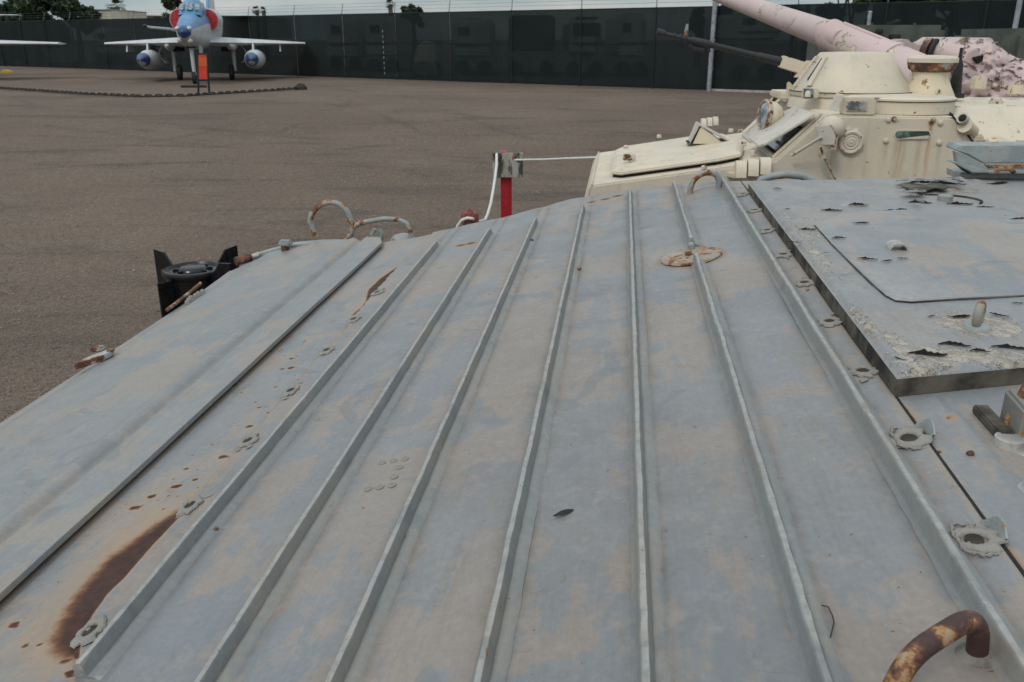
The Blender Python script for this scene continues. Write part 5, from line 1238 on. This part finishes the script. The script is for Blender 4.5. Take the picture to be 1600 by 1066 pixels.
# ================================================================== FENCE
FA = np.array([-32.3, 57.2, .75]); FB = np.array([14.1, 24.7, .75]); fd = (FB - FA) / np.linalg.norm(FB - FA); fn = np.array([-fd[1], fd[0], 0])
FZ = .75; FH = 2.63
def FP(s, h=0., o=0.): return FA + fd * s + zz * h + fn * o
def fs(x, y=100):
    d = ray(x, y); k = ((FA - CAMP) @ fn) / (d @ fn); return (CAMP + d * k - FA) @ fd
def fence():
    R_ = root('screen_fence', FP(20), [fd, fn, zz], 'tall chain fence covered in dark green screening with barbed wire arms', 'fence')
    st = [fs(119) - 2.75 * k for k in range(12, 0, -1)] + [fs(x) for x in (119, 169, 217, 268, 330, 395, 465, 539, 620, 704, 800, 907, 1022, 1116)]
    s = st[-1]
    while s < 72: s += 2.6; st.append(s)
    for i in range(len(st) - 1):
        a, b = st[i] + .004, st[i + 1] - .004; n, m = 14, 8; vs = []
        for j in range(m + 1):
            for k in range(n + 1):
                x = k / n; y = j / m
                sag = .05 * math.sin(math.pi * x) * (1 - y) * ru(.6, 1) * 0
                top = FH - .025 * math.sin(math.pi * x) * (y == 1)
                bot = .02
                vs.append(FP(a + (b - a) * x, bot + (top - bot) * y, .03 * mnoise.noise((x * 3 + i * 7, y * 3, 0)) * math.sin(math.pi * x)))
        f = [(j * (n + 1) + k, j * (n + 1) + k + 1, (j + 1) * (n + 1) + k + 1, (j + 1) * (n + 1) + k) for j in range(m) for k in range(n)]
        MB().add(vs, f).build('screen_panel', M['screen'], R_, 2)
    armm = M['armgrey']
    for s in st:
        big = abs(s - st[-1]) < 0
        MB().tube([FP(s, -.05, -.035), FP(s, FH + .02, -.035)], .022, 8).build('post', M['screenhem'], R_, .9)
        p = MB().tube([FP(s, FH, -.02), FP(s - .12, FH + .42, .20)], .016, 6).build('wire_arm', armm, R_, .9)
    for k in (.15, .28, .41): MB().tube([FP(st[0] - .3 * k, FH + k, k * .5), FP(st[-1] - .3 * k, FH + k, k * .5)], .004, 4).build('barbed_wire', armm, R_)
    MB().tube([FP(st[0], FH - .01, .05), FP(st[-1], FH - .01, .05)], .022, 6).build('top_rail', M['screenhem'], R_, .9)
    MB().tube([FP(st[0], FH * .55, .06), FP(st[-1], FH * .55, .06)], .016, 6).build('mid_rail', M['screenhem'], R_, .9)
    sx = fs(601)
    ties = MB()
    for k in range(9): ties.box(FP(sx, .25 + k * .21, -.03), (.026, .01, .10), [fd, fn, zz])
    ties.build('white_lacing', M['concrete'], R_)
    MB().box(FP(fs(1240), .02, -.14), (fs(1400) - fs(1128), .12, .10), [fd, fn, zz]).build('kerb_strip', M['concrete'], R_, None, .01)
    def pole(x0, y0, x1, s_off, H_, name, lab, r=.05):
        base = FP(fs(x0, y0), 0, s_off); R3 = root(name, base, None, lab, 'pole')
        MB().tube([base - zz * .1, base + zz * H_], r, 14).build('shaft', M['galv'], R3, .9)
        for k in range(14): MB().lathe(base + zz * (.2 + k * H_ / 14), zz, [(0, r * 1.15), (.02, r * 1.15)], 12).build('band', M['galv'], R3)
        for k in (.7, 1.6): MB().box(base + zz * k + fn * .06, (.12, .12, .05), [fd, fn, zz]).build('bracket', M['galv'], R3)
    pole(1113, 141, 1118, -.30, 3.9, 'steel_pole', 'pale galvanised steel pole standing against the fence behind the black gun', .075)
    b = PY(1357, 40, 27); base = np.array([b[0], 27, .75]); R3 = root('steel_pole', base, None, 'short pale steel pole rising above the olive truck roof', 'pole')
    MB().tube([base, base + zz * (PY(1358, 19, 27)[2] - .75)], .06, 12).build('shaft', M['galv'], R3, .9); MB().lathe(base + zz * (PY(1358, 19, 27)[2] - .75), zz, [(0, .07), (.03, .05)], 12).build('pole_cap', M['galv'], R3)
    b = PY(1579, 80, 15.5); t = PY(1594, 0, 15.5); g = ground_z(15.5); ex = (t - b) / (t[2] - b[2]); base = b + ex * (g - b[2])
    R3 = root('lamp_mast', base, None, 'slightly leaning pale steel mast at the right edge behind the pink turret', 'mast')
    MB().tube([base, b + ex * 3.0], .042, 12).build('shaft', M['galv'], R3, .9)
    MB().box(base + zz * .03, (.3, .3, .06)).build('base_plate', M['galv'], R3)
fence()

# ================================================================== JET
def jet(cx, cy, ang, label, tanks=True, gtrack=1.2, wing_dx=0., name='jet_aircraft', group=None, colour=True, span=1.0):
    fw = np.array([math.sin(ang), -math.cos(ang), 0.]); lf = np.array([math.cos(ang), math.sin(ang), 0.])   # lf: pilot's left = right in the picture
    O = np.array([cx, cy, .75])
    R_ = root(name, O, [fw, lf, zz], label, 'jet', group)
    def J(x, y, z): return O + fw * x + lf * y + zz * z
    W_, B_, N_ = M['jetwhite'], M['jetblue'], M['jetnavy']
    secs = [(5.0, 1.80, .17, .17), (4.85, 1.84, .25, .26), (4.5, 1.86, .32, .37), (3.9, 1.88, .39, .50), (3.2, 1.90, .46, .62), (2.4, 1.95, .54, .72), (1.2, 1.98, .66, .74), (0, 1.98, .70, .72), (-2, 2.0, .62, .66), (-4, 2.1, .46, .50), (-5.4, 2.15, .34, .38)]
    n = 28
    def sec(x, zc, ry, rz, sq=.85): return [J(x, ry * math.copysign(abs(math.cos(t)) ** sq, math.cos(t)), zc + rz * math.copysign(abs(math.sin(t)) ** sq, math.sin(t))) for t in [2 * math.pi * k / n for k in range(n)]]
    MB().loft([sec(*s) for s in secs]).build('fuselage', W_, R_, .7)
    # blue upper nose as a shell a hair proud of the skin
    up = []
    for (x, zc, ry, rz) in secs[1:7]:
        up.append([J(x, 1.012 * ry * math.copysign(abs(math.cos(t)) ** .85, math.cos(t)), zc + 1.012 * rz * math.sin(t) ** .85) for t in np.linspace(.28, math.pi - .28, 18)])
    vs = [q for s_ in up for q in s_]; m = 18
    MB().add(vs, [(i * m + k, i * m + k + 1, (i + 1) * m + k + 1, (i + 1) * m + k) for i in range(len(up) - 1) for k in range(m - 1)]).build('nose_panel', B_ if colour else W_, R_, 1)
    MB().lathe(J(4.93, 0, 1.86), fw, [(-.15, .255), (0, .235), (.16, .19), (.30, .11), (.36, .03), (.37, .001)], 24).build('nose_cone', N_, R_, .9)
    for y, z in [(-.20, 1.98), (.20, 1.98), (-.18, 1.58), (.18, 1.56)]: MB().lathe(J(5.0, y, z), fw, [(-.15, .085), (.05, .08), (.10, .04), (.11, .002)], 12).build('nose_antenna', W_, R_, .9)
    # canopy
    cs = []
    for x, zt, w in [(3.05, 2.52, .40), (2.7, 2.85, .42), (2.3, 3.08, .42), (1.6, 3.18, .42), (.8, 3.12, .38), (.0, 2.9, .30), (-1.2, 2.7, .2)]:
        cs.append([J(x, w * math.cos(t), 2.45 + (zt - 2.45) * math.sin(t) ** .8) for t in np.linspace(0, math.pi, 16)])
    vs = [q for s_ in cs for q in s_]; m = 16
    MB().add(vs, [(i * m + k, i * m + k + 1, (i + 1) * m + k + 1, (i + 1) * m + k) for i in range(len(cs) - 1) for k in range(m - 1)]).build('canopy', B_ if colour else W_, R_, .9)
    for y0, y1 in [(-.11, .13), (-.37, -.2), (.22, .38)]:
        MB().add([J(2.99, y0, 2.68), J(2.99, y1, 2.68), J(2.58, y1 * .95, 2.98 - .25 * abs(y1)), J(2.58, y0 * .95, 2.98 - .25 * abs(y0))], [(0, 1, 2, 3)]).build('windscreen_pane', M['canopyglass'], R_)
    MB().add([J(2.55, .33, 2.62), J(1.3, .45, 2.62), J(1.3, .36, 2.98), J(2.4, .30, 2.95)], [(0, 1, 2, 3)]).build('canopy_pane', M['glass'], R_)
    # intakes with red covers
    for s in (-1, 1):
        def I(x, a, k=1.): return J(x, s * (.48 + .44 * k * max(0, math.sin(a)) ** .9), 2.33 + .42 * k * math.cos(a))
        A = np.linspace(-.15, math.pi + .15, 18)
        ls = []
        for x, k, dz in [(1.75, 1, 0), (1.2, 1.05, 0), (0.2, 1.0, 0), (-1.4, .6, 0)]: ls.append([I(x, a, k) for a in A] + [J(x, s * .3, 2.33 - .4 * k), J(x, s * .3, 2.33 + .4 * k)])
        MB().loft(ls).build('air_intake', W_, R_, .6)
        MB().prism([I(1.77, a, .93) for a in A], fw * .03).build('intake_cover', M['jetred'], R_)
        # wings
        def wing(prof_r, prof_t, zr, zt_, tr, tt, yr, yt, nm, mat):
            top, bot = [], []
            L1, T1 = prof_r; L2, T2 = prof_t
            vs = []
            for (L_, T_, y, z, th) in [(L1, T1, yr, zr, tr), (L2, T2, yt, zt_, tt)]:
                c = L_ - T_
                vs += [J(L_, s * y, z), J(L_ - .12 * c, s * y, z + th * .55), J(L_ - .4 * c, s * y, z + th * .6), J(T_, s * y, z), J(L_ - .4 * c, s * y, z - th * .4), J(L_ - .1 * c, s * y, z - th * .4)]
            f = [(i, (i + 1) % 6, 6 + (i + 1) % 6, 6 + i) for i in range(6)] + [(0, 1, 2, 3, 4, 5), (6, 7, 8, 9, 10, 11)]
            return MB().add(vs, f).build(nm, mat, R_, .5)
        wing((1.9, -2.2), (-1.35, -2.35), 1.50, 1.43, .36, .10, .45, 4.12 * span, 'wing', W_)
        wing((-4.0, -5.4), (-5.2, -5.9), 2.62, 2.66, .10, .04, .2, 1.9 * span ** 1.1, 'tailplane', W_)
        if tanks:
            for (h, nm, mt) in [(0, 'drop_tank', W_)]:
                prof = [(2.55, .001), (2.45, .06), (2.2, .16), (1.7, .28), (.9, .38), (0, .40), (-.9, .38), (-1.9, .25), (-2.6, .05)]
                MB().lathe(J(0, s * 2.05, .83), fw, prof[::-1], 24).build(nm, W_, R_, .9)
                MB().lathe(J(0, s * 2.05, .86), fw, [(1.9, .264), (2.05, .230), (2.2, .178), (2.46, .076), (2.58, .002)], 20).build('tank_nose', N_, R_, .9)
            MB().box8([J(.9, s * 2.02, 1.15), J(.9, s * 2.08, 1.15), J(-1, s * 2.08, 1.15), J(-1, s * 2.02, 1.15), J(.7, s * 2.02, 1.45), J(.7, s * 2.08, 1.45), J(-1, s * 2.08, 1.45), J(-1, s * 2.02, 1.45)]).build('pylon', W_, R_)
            MB().box8([J(-.4, s * 3.05, 1.12), J(-.4, s * 3.1, 1.12), J(-1.6, s * 3.1, 1.12), J(-1.6, s * 3.05, 1.12), J(-.6, s * 3.05, 1.42), J(-.6, s * 3.1, 1.42), J(-1.6, s * 3.1, 1.42), J(-1.6, s * 3.05, 1.42)]).build('pylon', W_, R_)
        # main gear
        g = gtrack * s
        MB().tube([J(.0, g, 1.40), J(.05, g, .35)], [.085, .065], 10).build('gear_strut', W_, R_, .9)
        MB().lathe(J(.05, g + s * -.16, .30), lf * s, [(-.09, .16), (-.09, .27), (-.06, .30), (.06, .30), (.09, .27), (.09, .16)], 20).build('wheel', M['rubber'], R_, .6)
        MB().lathe(J(.05, g + s * -.16, .30), lf * s, [(-.07, .16), (-.04, .10), (.04, .10), (.07, .16)], 16).build('wheel_hub', W_, R_, .6)
        MB().tube([J(-.02, g - s * .1, 1.3), J(.0, g - s * .02, .8)], .03, 6).build('gear_brace', W_, R_, .9)
        if not tanks: continue
        cur = [J(.35, g + s * (.30 + .22 * math.sin(a)), 1.40 - .72 * a / math.pi) for a in np.linspace(0, math.pi, 10)]
        MB().add([q for c_ in cur for q in (c_, c_ - fw * .9, c_ - fw * .9 + lf * .02, c_ + lf * .02)], [(4 * i + j, 4 * i + (j + 1) % 4, 4 * i + 4 + (j + 1) % 4, 4 * i + 4 + j) for i in range(9) for j in range(4)]).build('gear_door', W_, R_, 1)
        MB().lathe(J(.6, s * 1.2, 1.38), fw, [(-1.6, .05), (-1, .19), (0, .22), (.4, .16), (.6, .03)], 14).build('gear_fairing', W_, R_, .9)
        MB().box(J(.2, s * .95, 1.22), (.9, .35, .16), [fw, lf, zz]).build('wheel_well', M['hole'], R_)
    # fin
    MB().prism([J(-2.6, -.04, 2.5), J(-4.6, -.04, 4.5), J(-5.5, -.04, 4.55), J(-5.7, -.04, 2.4)], lf * .08).build('tail_fin', W_, R_, None, .02)
    MB().prism([J(-2.55, -.05, 2.55), J(-4.55, -.05, 4.55), J(-4.8, -.05, 4.55), J(-2.9, -.05, 2.55)], lf * .10).build('fin_stripe', B_, R_)
    MB().loft([sec(x, 2.5, .22 - .03 * (x < -1), h_) for x, h_ in [(.8, .45), (0, .5), (-2, .42), (-4, .25)]]).build('spine', W_, R_, .8)
    # nose gear
    MB().tube([J(3.45, 0, 1.55), J(3.5, 0, .75), J(3.5, 0, .30)], [.08, .07, .06], 10).build('nose_strut', W_, R_, .9)
    MB().lathe(J(3.45, -.02, .24), lf, [(-.07, .12), (-.07, .22), (-.05, .24), (.05, .24), (.07, .22), (.07, .12)], 18).build('wheel', M['rubber'], R_, .6)
    MB().box(J(3.05, .28, 1.15), (.9, .03, .5), [fw, lf, zz]).build('nose_gear_door', W_, R_)
    MB().box(J(3.4, 0, 1.36), (.6, .3, .1), [fw, lf, zz]).build('wheel_well', M['hole'], R_)
    # refuelling probe on the pilot's right
    MB().tube([J(2.2, -.62, 1.95), J(3.6, -.75, 1.98), J(4.4, -1.2, 2.02), J(5.2, -1.25, 2.06)], [.06, .05, .045, .04], 8).build('refuelling_probe', W_, R_, .9)
    MB().lathe(J(5.2, -1.25, 2.06), fw, [(-.1, .06), (.05, .07), (.15, .03)], 10).build('probe_tip', M['gunmetal'], R_, .9)
    return R_
JX, JY = -12.83, 37.9
jet(JX, JY, .205, 'white and sky blue attack jet with red intake covers parked by the fence')
tip = PY(64, 72.5, 36.5)
jet(tip[0] - 6.15, 36.9, .10, 'pale jet mostly outside the photo, only its wing tip showing', tanks=False, gtrack=3.0, colour=False, span=1.42)
def chock():
    p = PG(8, 114, .75); o = MB().prism([p + np.array(q) for q in [(-.25, 0, 0), (.25, 0, 0), (.18, 0, .12), (-.1, 0, .14)]], (0, .35, 0)).build('wheel_chock', M['yellow'], None, None, .01)
    tag(o, 'small yellow wheel chock on the gravel under the left jet', 'chock')
chock()
def sign():
    a = PG(310, 148, .75); b = PG(328, 147, .75); D = a[1]; sc = D * .944 / FPX
    R_ = root('info_sign', ((a[0] + b[0]) / 2, D, .75), None, 'narrow orange information sign in a black frame before the jet nose', 'sign')
    def S(x, y, d=0): return PY(x, y, D + d)
    for x0, x1 in [(310, 309), (327, 323.5)]:
        MB().tube([S(x0, 149), S(x1, 84)], .035, 8).build('leg', M['signframe'], R_, .9)
    MB().prism([S(308, 83), S(324, 83), S(327, 127), S(310, 127)], (0, .05, 0)).build('panel', M['signframe'], R_, None, .01)
    MB().prism([S(309.5, 86, -.02), S(323, 86, -.02), S(325.5, 124, -.02), S(311, 124, -.02)], (0, .018, 0)).build('print', M['orange'], R_)
    MB().prism([S(310, 90, -.03), S(323, 90, -.03), S(324, 104, -.03), S(310.6, 104, -.03)], (0, .008, 0)).build('print_band', M['amber'], R_)
    MB().box(S(310, 148.5), (.35, .5, .05)).build('foot', M['signframe'], R_); MB().box(S(327, 148.5), (.25, .5, .05)).build('foot', M['signframe'], R_)
    p = PG(303, 137, .75); o = MB().box(p + zz * .04, (.9, .12, .08)).build('timber_block', M['chain'], None, None, .01); tag(o, 'dark low timber block lying beneath the jet nose wheel', 'timber')
sign()
def chain():
    px = [(-60, 134), (0, 138), (60, 142), (130, 147), (220, 151), (290, 150), (350, 146), (420, 142), (470, 138), (490, 138)]
    pts = [PG(x, y, .80) for x, y in px]
    P = []
    for i in range(len(pts) - 1):
        for t in np.linspace(0, 1, 60, endpoint=False): P.append(pts[i] * (1 - t) + pts[i + 1] * t)
    P = np.array(P); seg = np.linalg.norm(np.diff(P, axis=0), axis=1); cum = np.concatenate([[0], np.cumsum(seg)])
    R_ = root('ground_chain', (*pts[4][:2], .75), None, 'long rusty heavy chain laid across the gravel in front of the jets', 'chain')
    lk = mesh_only(MB().tube([(.10 * math.cos(a) , .026 * math.sin(a), 0) for a in np.linspace(0, 2 * math.pi, 14, endpoint=False)], .022, 7, closed=True), 'link', M['chain'], 1)
    s = 0; k = 0
    while s < cum[-1] - .2:
        i = min(np.searchsorted(cum, s), len(P) - 2); d = P[i + 1] - P[i]; d /= np.linalg.norm(d); e = np.cross(zz, d)
        ax = [d, e, zz] if k % 2 else [d, zz, -e]
        place('link', lk, R_, P[i] + zz * (.02 if k % 2 == 0 else 0) + e * ru(-.02, .02), ax); s += .145; k += 1
    e = pts[-2]; MB().lathe(e - zz * .05, zz, [(0, .22), (.1, .2), (.2, .1), (.22, .02)], 10).build('coil', M['chain'], R_)
chain()

# ================================================================== BEYOND THE FENCE
def beyond():
    def slab(R_, x0, x1, y0, y1, D, depth, name, mat, b=.05):
        a = PY(x0, y1, D); c = PY(x1, y0, D)
        return MB().box(((a[0] + c[0]) / 2, D + depth / 2, (a[2] + c[2]) / 2), (c[0] - a[0], depth, c[2] - a[2])).build(name, mat, R_, .6, b)
    def wheels(R_, x0, x1, D):
        for x in (x0, x1):
            p = PY(x, 60, D); MB().lathe((p[0], D + .4, 1.09), (0, 1, 0), [(-.12, .2), (-.12, .34), (.12, .34), (.12, .2)], 20).build('wheel', M['rubber'], R_, .6)
    def rv(x0, x1, y0, y1, D, lab, v=0):
        p = PY((x0 + x1) / 2, 80, D); R_ = root('travel_trailer', (p[0], D, .75), None, lab, 'trailer', None)
        slab(R_, x0, x1, y0, y1, D, 6.5, 'body', M['rv'], .15)
        w = x1 - x0
        slab(R_, x0 + w * .12, x0 + w * .42, y0 + (y1 - y0) * .2, y0 + (y1 - y0) * .4, D - .03, .02, 'window', M['rvdark'], .004)
        slab(R_, x0 + w * .60, x0 + w * .85, y0 + (y1 - y0) * .15, y0 + (y1 - y0) * .85, D - .03, .02, 'door', M['stucco'], .004)
        slab(R_, x0 + w * .03, x1 - w * .03, y0 + (y1 - y0) * .62, y0 + (y1 - y0) * .68, D - .045, .02, 'stripe', M['rvred'], .004)
        slab(R_, x0 + w * .2, x1 - w * .3, y0 - 2.5, y0, D + 1, 1.5, 'roof_unit', M['rv'], .05)
        wheels(R_, x0 + w * .2, x1 - w * .2, D)
    rv(-10, 40, 40, 95, 60, 'white trailer seen through the screen behind the left jet')
    rv(150, 178, 44, 86, 58, 'narrow pale trailer seen through the screen left of the jet')
    rv(511, 561, 27, 92, 48, 'boxy white trailer seen through the screen right of the jet')
    rv(572, 620, 26, 90, 46, 'white trailer with dark window behind the white laced seam')
    rv(708, 770, 30, 92, 42, 'wide white trailer seen through the middle of the screen')
    rv(968, 1012, 22, 92, 40, 'tall white trailer seen through the screen left of the black gun')
    rv(1152, 1222, 20, 66, 36, 'pale box trailer seen through the screen under the pink barrel')
    D = 40; p = PY(916, 80, D); R_ = root('motorhome', (p[0], D, .75), None, 'rounded white motorhome front seen through the screen', 'motorhome')
    slab(R_, 891, 942, 25, 92, D, 7, 'body', M['rv'], .3); slab(R_, 895, 938, 36, 56, D - .04, .03, 'windscreen', M['rvdark'], .01); slab(R_, 899, 934, 27, 31, D - .05, .03, 'marker_band', M['rvdark'], .01)
    slab(R_, 893, 940, 66, 70, D - .05, .03, 'grille', M['rvred'], .01); wheels(R_, 898, 935, D)
    D = 41; p = PY(825, 80, D); R_ = root('box_truck', (p[0], D, .75), None, 'dark box truck seen dimly through the screen beside the motorhome', 'truck')
    slab(R_, 795, 868, 24, 80, D, 6, 'cargo_box', M['olive'], .1); slab(R_, 800, 830, 30, 45, D - .04, .03, 'window', M['rvdark'], .01); wheels(R_, 805, 855, D)
    D = 40; p = PY(662, 85, D); R_ = root('covered_car', (p[0], D, .75), None, 'low rounded covered car seen through the screen', 'car')
    q = PY(662, 92, D); w = PY(684, 80, D)[0] - PY(640, 80, D)[0]
    MB().loft([[(q[0] + w / 2 * math.cos(t) * k, D + y, .85 + hh * max(0, math.sin(t)) ** .6) for t in np.linspace(0, math.pi, 14)] for y, k, hh in [(0, .9, .6), (.8, 1, 1.0), (1.6, 1, 1.45), (3.2, 1, 1.4), (4.2, .95, .8)]]).build('cover', M['stucco'], R_, .9); wheels(R_, 648, 676, D)
    D = 62; p = PY(160, 20, D)
    R_ = root('storage_building', (p[0], D, .75), None, 'small cream flat roofed building above the fence beside dark trees', 'building')
    slab(R_, 147, 173, 15.5, 60, D, 6, 'wall', M['stucco'], .02); slab(R_, 146.5, 173.5, 14.6, 15.4, D - .1, 6.2, 'roof', M['stucco'], .02); slab(R_, 152, 158, 20, 26, D - .05, .04, 'window', M['rvdark'], .01)
    R_ = root('warehouse', (PY(210, 20, D)[0], D + 8, .75), None, 'long low building with pale roof above the fence left of the jet', 'building')
    slab(R_, 174, 262, 25.5, 60, D + 8, 10, 'wall', M['concrete'], .02); slab(R_, 173, 263, 23, 25.3, D + 7.7, 10.4, 'roof', M['rv'], .02)
    for k in range(4): slab(R_, 180 + k * 20, 190 + k * 20, 26.4, 30, D + 7.9, .05, 'window', M['rvdark'], .01)
    R_ = root('hangar', (PY(380, 20, 80)[0], 80, .75), None, 'low distant hangar roof just above the fence right of the jet', 'building')
    slab(R_, 352, 420, 27.5, 60, 80, 8, 'wall', M['concrete'], .02); slab(R_, 350, 422, 26, 27.5, 79.7, 8.5, 'roof', M['rv'], .02)
beyond()
LEAFQ = {}
def crown_mesh(blobs, n, leaf, name, mat, R_, seed):
    r = np.random.RandomState(seed); vs = np.zeros((n * 4, 3)); c = 0
    B = np.array(blobs); wts = B[:, 3] ** 2; wts /= wts.sum(); ch = r.choice(len(B), n, p=wts)
    d = r.normal(size=(n, 3)); d /= np.linalg.norm(d, axis=1)[:, None]
    rad = r.uniform(.35, 1.05, n) ** .6; C = B[ch, :3] + d * (B[ch, 3] * rad)[:, None] * np.array([1, 1, .8])
    a = r.normal(size=(n, 3)); a /= np.linalg.norm(a, axis=1)[:, None]; b = np.cross(a, r.normal(size=(n, 3))); b /= np.linalg.norm(b, axis=1)[:, None]
    s = leaf * r.uniform(.6, 1.4, n)[:, None]
    V = np.stack([C - a * s, C + b * s * .5, C + a * s, C - b * s * .5], 1).reshape(-1, 3)
    me = bpy.data.meshes.new(name); Mi = np.array(root_inv(R_)); V = V @ Mi[:3, :3].T + Mi[:3, 3]
    me.from_pydata(V.tolist(), [], [(4 * i, 4 * i + 1, 4 * i + 2, 4 * i + 3) for i in range(n)]); me.materials.append(mat)
    o = bpy.data.objects.new(name, me); COL.objects.link(o); o.parent = R_; return o
def tree(px, ytop, D, w, lab, mat='leafA', n=5000, leaf=.22, seed=1, trunk=True, group=None):
    top = PY(px, ytop, D); k = D * .944 / FPX; r = random.Random(seed)
    R_ = root('tree', (top[0], D, .75), None, lab, 'tree', group)
    W2 = w * k / 2; Ht = top[2]
    bl = []
    for i in range(26):
        a = r.uniform(0, 6.28); q = r.random() ** .5; z = Ht - .35 * W2 - r.random() * max(1.4, min(Ht - 2.2, W2 * 1.6)) * (.35 + .65 * q)
        bl.append((top[0] + W2 * .85 * q * math.cos(a), D + W2 * .85 * q * math.sin(a), z, W2 * r.uniform(.14, .30)))
    bl.append((top[0], D, Ht - W2 * .3, W2 * .28))
    crown_mesh(bl, n, leaf, 'crown', M[mat], R_, seed)
    base = np.array([top[0], D, .70]); mid = np.array([top[0] + r.uniform(-.2, .2), D, Ht - W2])
    MB().tube([base, (base + mid) / 2 + np.array([.08, 0, 0]), mid], [.22, .17, .10], 8).build('trunk', M['trunk'], R_, .9)
    for i in range(5):
        q = bl[i * 4]; MB().tube([mid - zz * .5, np.array(q[:3])], [.08, .03], 6).build('limb', M['trunk'], R_, .9)
def palm(px, ytop, D, hpx, lab, seed=1, skirt=True):
    top = PY(px, ytop + hpx * .35, D); k = D * .944 / FPX; L = hpx * k; r = random.Random(seed)
    R_ = root('palm_tree', (top[0], D, .75), None, lab, 'palm')
    MB().tube([(top[0], D, .7), (top[0] + .05, D, top[2])], [.2, .15], 10).build('trunk', M['trunk'], R_, .9)
    fr = MB()
    for i in range(46):
        a = r.uniform(0, 6.28); el = r.uniform(-.7, 1.35); d = np.array([math.cos(a) * math.cos(el), math.sin(a) * math.cos(el), math.sin(el)]); e = np.cross(d, zz); e /= np.linalg.norm(e)
        for j in range(-4, 5):
            dd = d + e * j * .16 + zz * (-abs(j) * .03); dd /= np.linalg.norm(dd); l = L * .62 * r.uniform(.8, 1.1) * (1 - abs(j) * .05)
            c = np.array(top); w_ = .022 * L
            p1 = c + d * L * .25; p2 = p1 + dd * l * .5; p3 = p1 + dd * l * .8 - zz * l * .14
            fr.add([p1, p2 + e * w_, p3, p2 - e * w_], [(0, 1, 2, 3)])
    fr.build('crown', M['leafB'], R_)
    if skirt:
        sk = MB()
        for i in range(90):
            a = r.uniform(0, 6.28); c = np.array(top) - zz * r.uniform(0, L * .9); d = np.array([math.cos(a), math.sin(a), -1.4]); d /= np.linalg.norm(d); e = np.cross(d, zz); e /= np.linalg.norm(e)
            sk.add([c, c + d * L * .3 + e * .05 * L, c + d * L * .5, c + d * L * .3 - e * .05 * L], [(0, 1, 2, 3)])
        sk.build('dry_skirt', M['dryfrond'], R_)
def greenery():
    tree(-40, -40, 60, 120, 'dark tree at the top left corner above the left jet', seed=3, n=9000, leaf=.2)
    tree(45, -30, 58, 110, 'large dark dense tree left of the cream building', seed=4, n=11000, leaf=.2)
    tree(112, -4, 60, 60, 'rounded dark tree beside the cream building', seed=5, n=6000, leaf=.18)
    tree(142, 10, 62, 22, 'little dark bush like tree touching the cream building', seed=6, n=2500, leaf=.14)
    palm(182, 1, 66, 26, 'slim shaggy palm above the pale warehouse roof', 2)
    tree(266, -12, 56, 30, 'tall tree with hanging brown green foliage just left of the jet', 'leafB', 4500, .16, 8)
    palm(400, 12, 70, 12, 'small distant palm above the fence, left one of two right of the jet', 5, False)
    palm(411, 13, 72, 10, 'small distant palm above the fence, right one of two right of the jet', 6, False)
    palm(609, 2, 66, 13, 'lone distant palm above the white laced seam', 7)
    tree(643, 6, 64, 36, 'broad bushy tree top above the fence beside the lone palm', 'leafA', 5000, .15, 9)
    tree(1095, 12, 55, 34, 'small tree top left of the galvanised pole', 'leafA', 3500, .14, 10)
    tree(1130, 8, 56, 30, 'small tree top behind the galvanised pole under the pink barrel', 'leafA', 3500, .14, 11)
    tree(1240, 9, 52, 34, 'small rounded tree just right of the pink barrel', 'leafB', 4000, .14, 12)
    tree(1298, 4, 50, 42, 'bushy green tree before two bare trunks', 'leafB', 4500, .14, 13)
    palm(1262, 10, 60, 10, 'tiny palm poking up beside the pink barrel', 13, False)
    for i, (x, y) in enumerate([(1322, -30), (1338, -34)]):
        p = PY(x, y, 48); R_ = root('tree', (p[0], 48, .75), None, ['thin bare trunk tree, left one above the fence', 'thin bare trunk tree, right one above the fence'][i], 'tree')
        MB().tube([(p[0] - .2, 48, .7), (p[0], 48, 3), (p[0] + .25, 48, p[2])], [.12, .08, .05], 8).build('trunk', M['trunk'], R_, .9)
        MB().tube([(p[0], 48, 3), (p[0] - .5, 48, p[2])], [.05, .03], 6).build('limb', M['trunk'], R_, .9)
        crown_mesh([(p[0] + ru(-.8, .8), 48 + ru(-.8, .8), p[2] + ru(-.5, 1), ru(.3, .7)) for _ in range(8)], 1800, .14, 'crown', M['leafA'], R_, 20 + i)
    labs = ['dark tree crown right of the bare trunks', 'dense dark tree above the olive truck', 'dark spreading tree left of the leaning mast', 'dark tree behind the leaning mast', 'dark tree at the top right corner', 'dark tree filling the far top right beyond the mast']
    for i, (x, yt, w) in enumerate([(1385, -30, 90), (1440, -38, 100), (1495, -34, 100), (1545, -40, 100), (1590, -30, 100), (1650, -38, 110)]):
        tree(x, yt, 46 + (i % 3) * 2, w, labs[i], 'leafA', 8000, .15, 30 + i)
greenery()

# ------------------------------------------------------------------ groups of alike things
GROUPS = {'trailer': 'travel trailers parked beyond the fence', 'tree': 'trees beyond the fence', 'palm': 'palms beyond the fence', 'pebble': 'pebbles lying on the grey vehicle',
          'rope': 'white barrier ropes', 'jet': 'jets parked by the fence', 'pole': 'steel poles along the fence', 'building': 'buildings beyond the fence'}
for o in list(COL.objects):
    if o.parent is None and o.get('category') in GROUPS: o['group'] = GROUPS[o['category']]
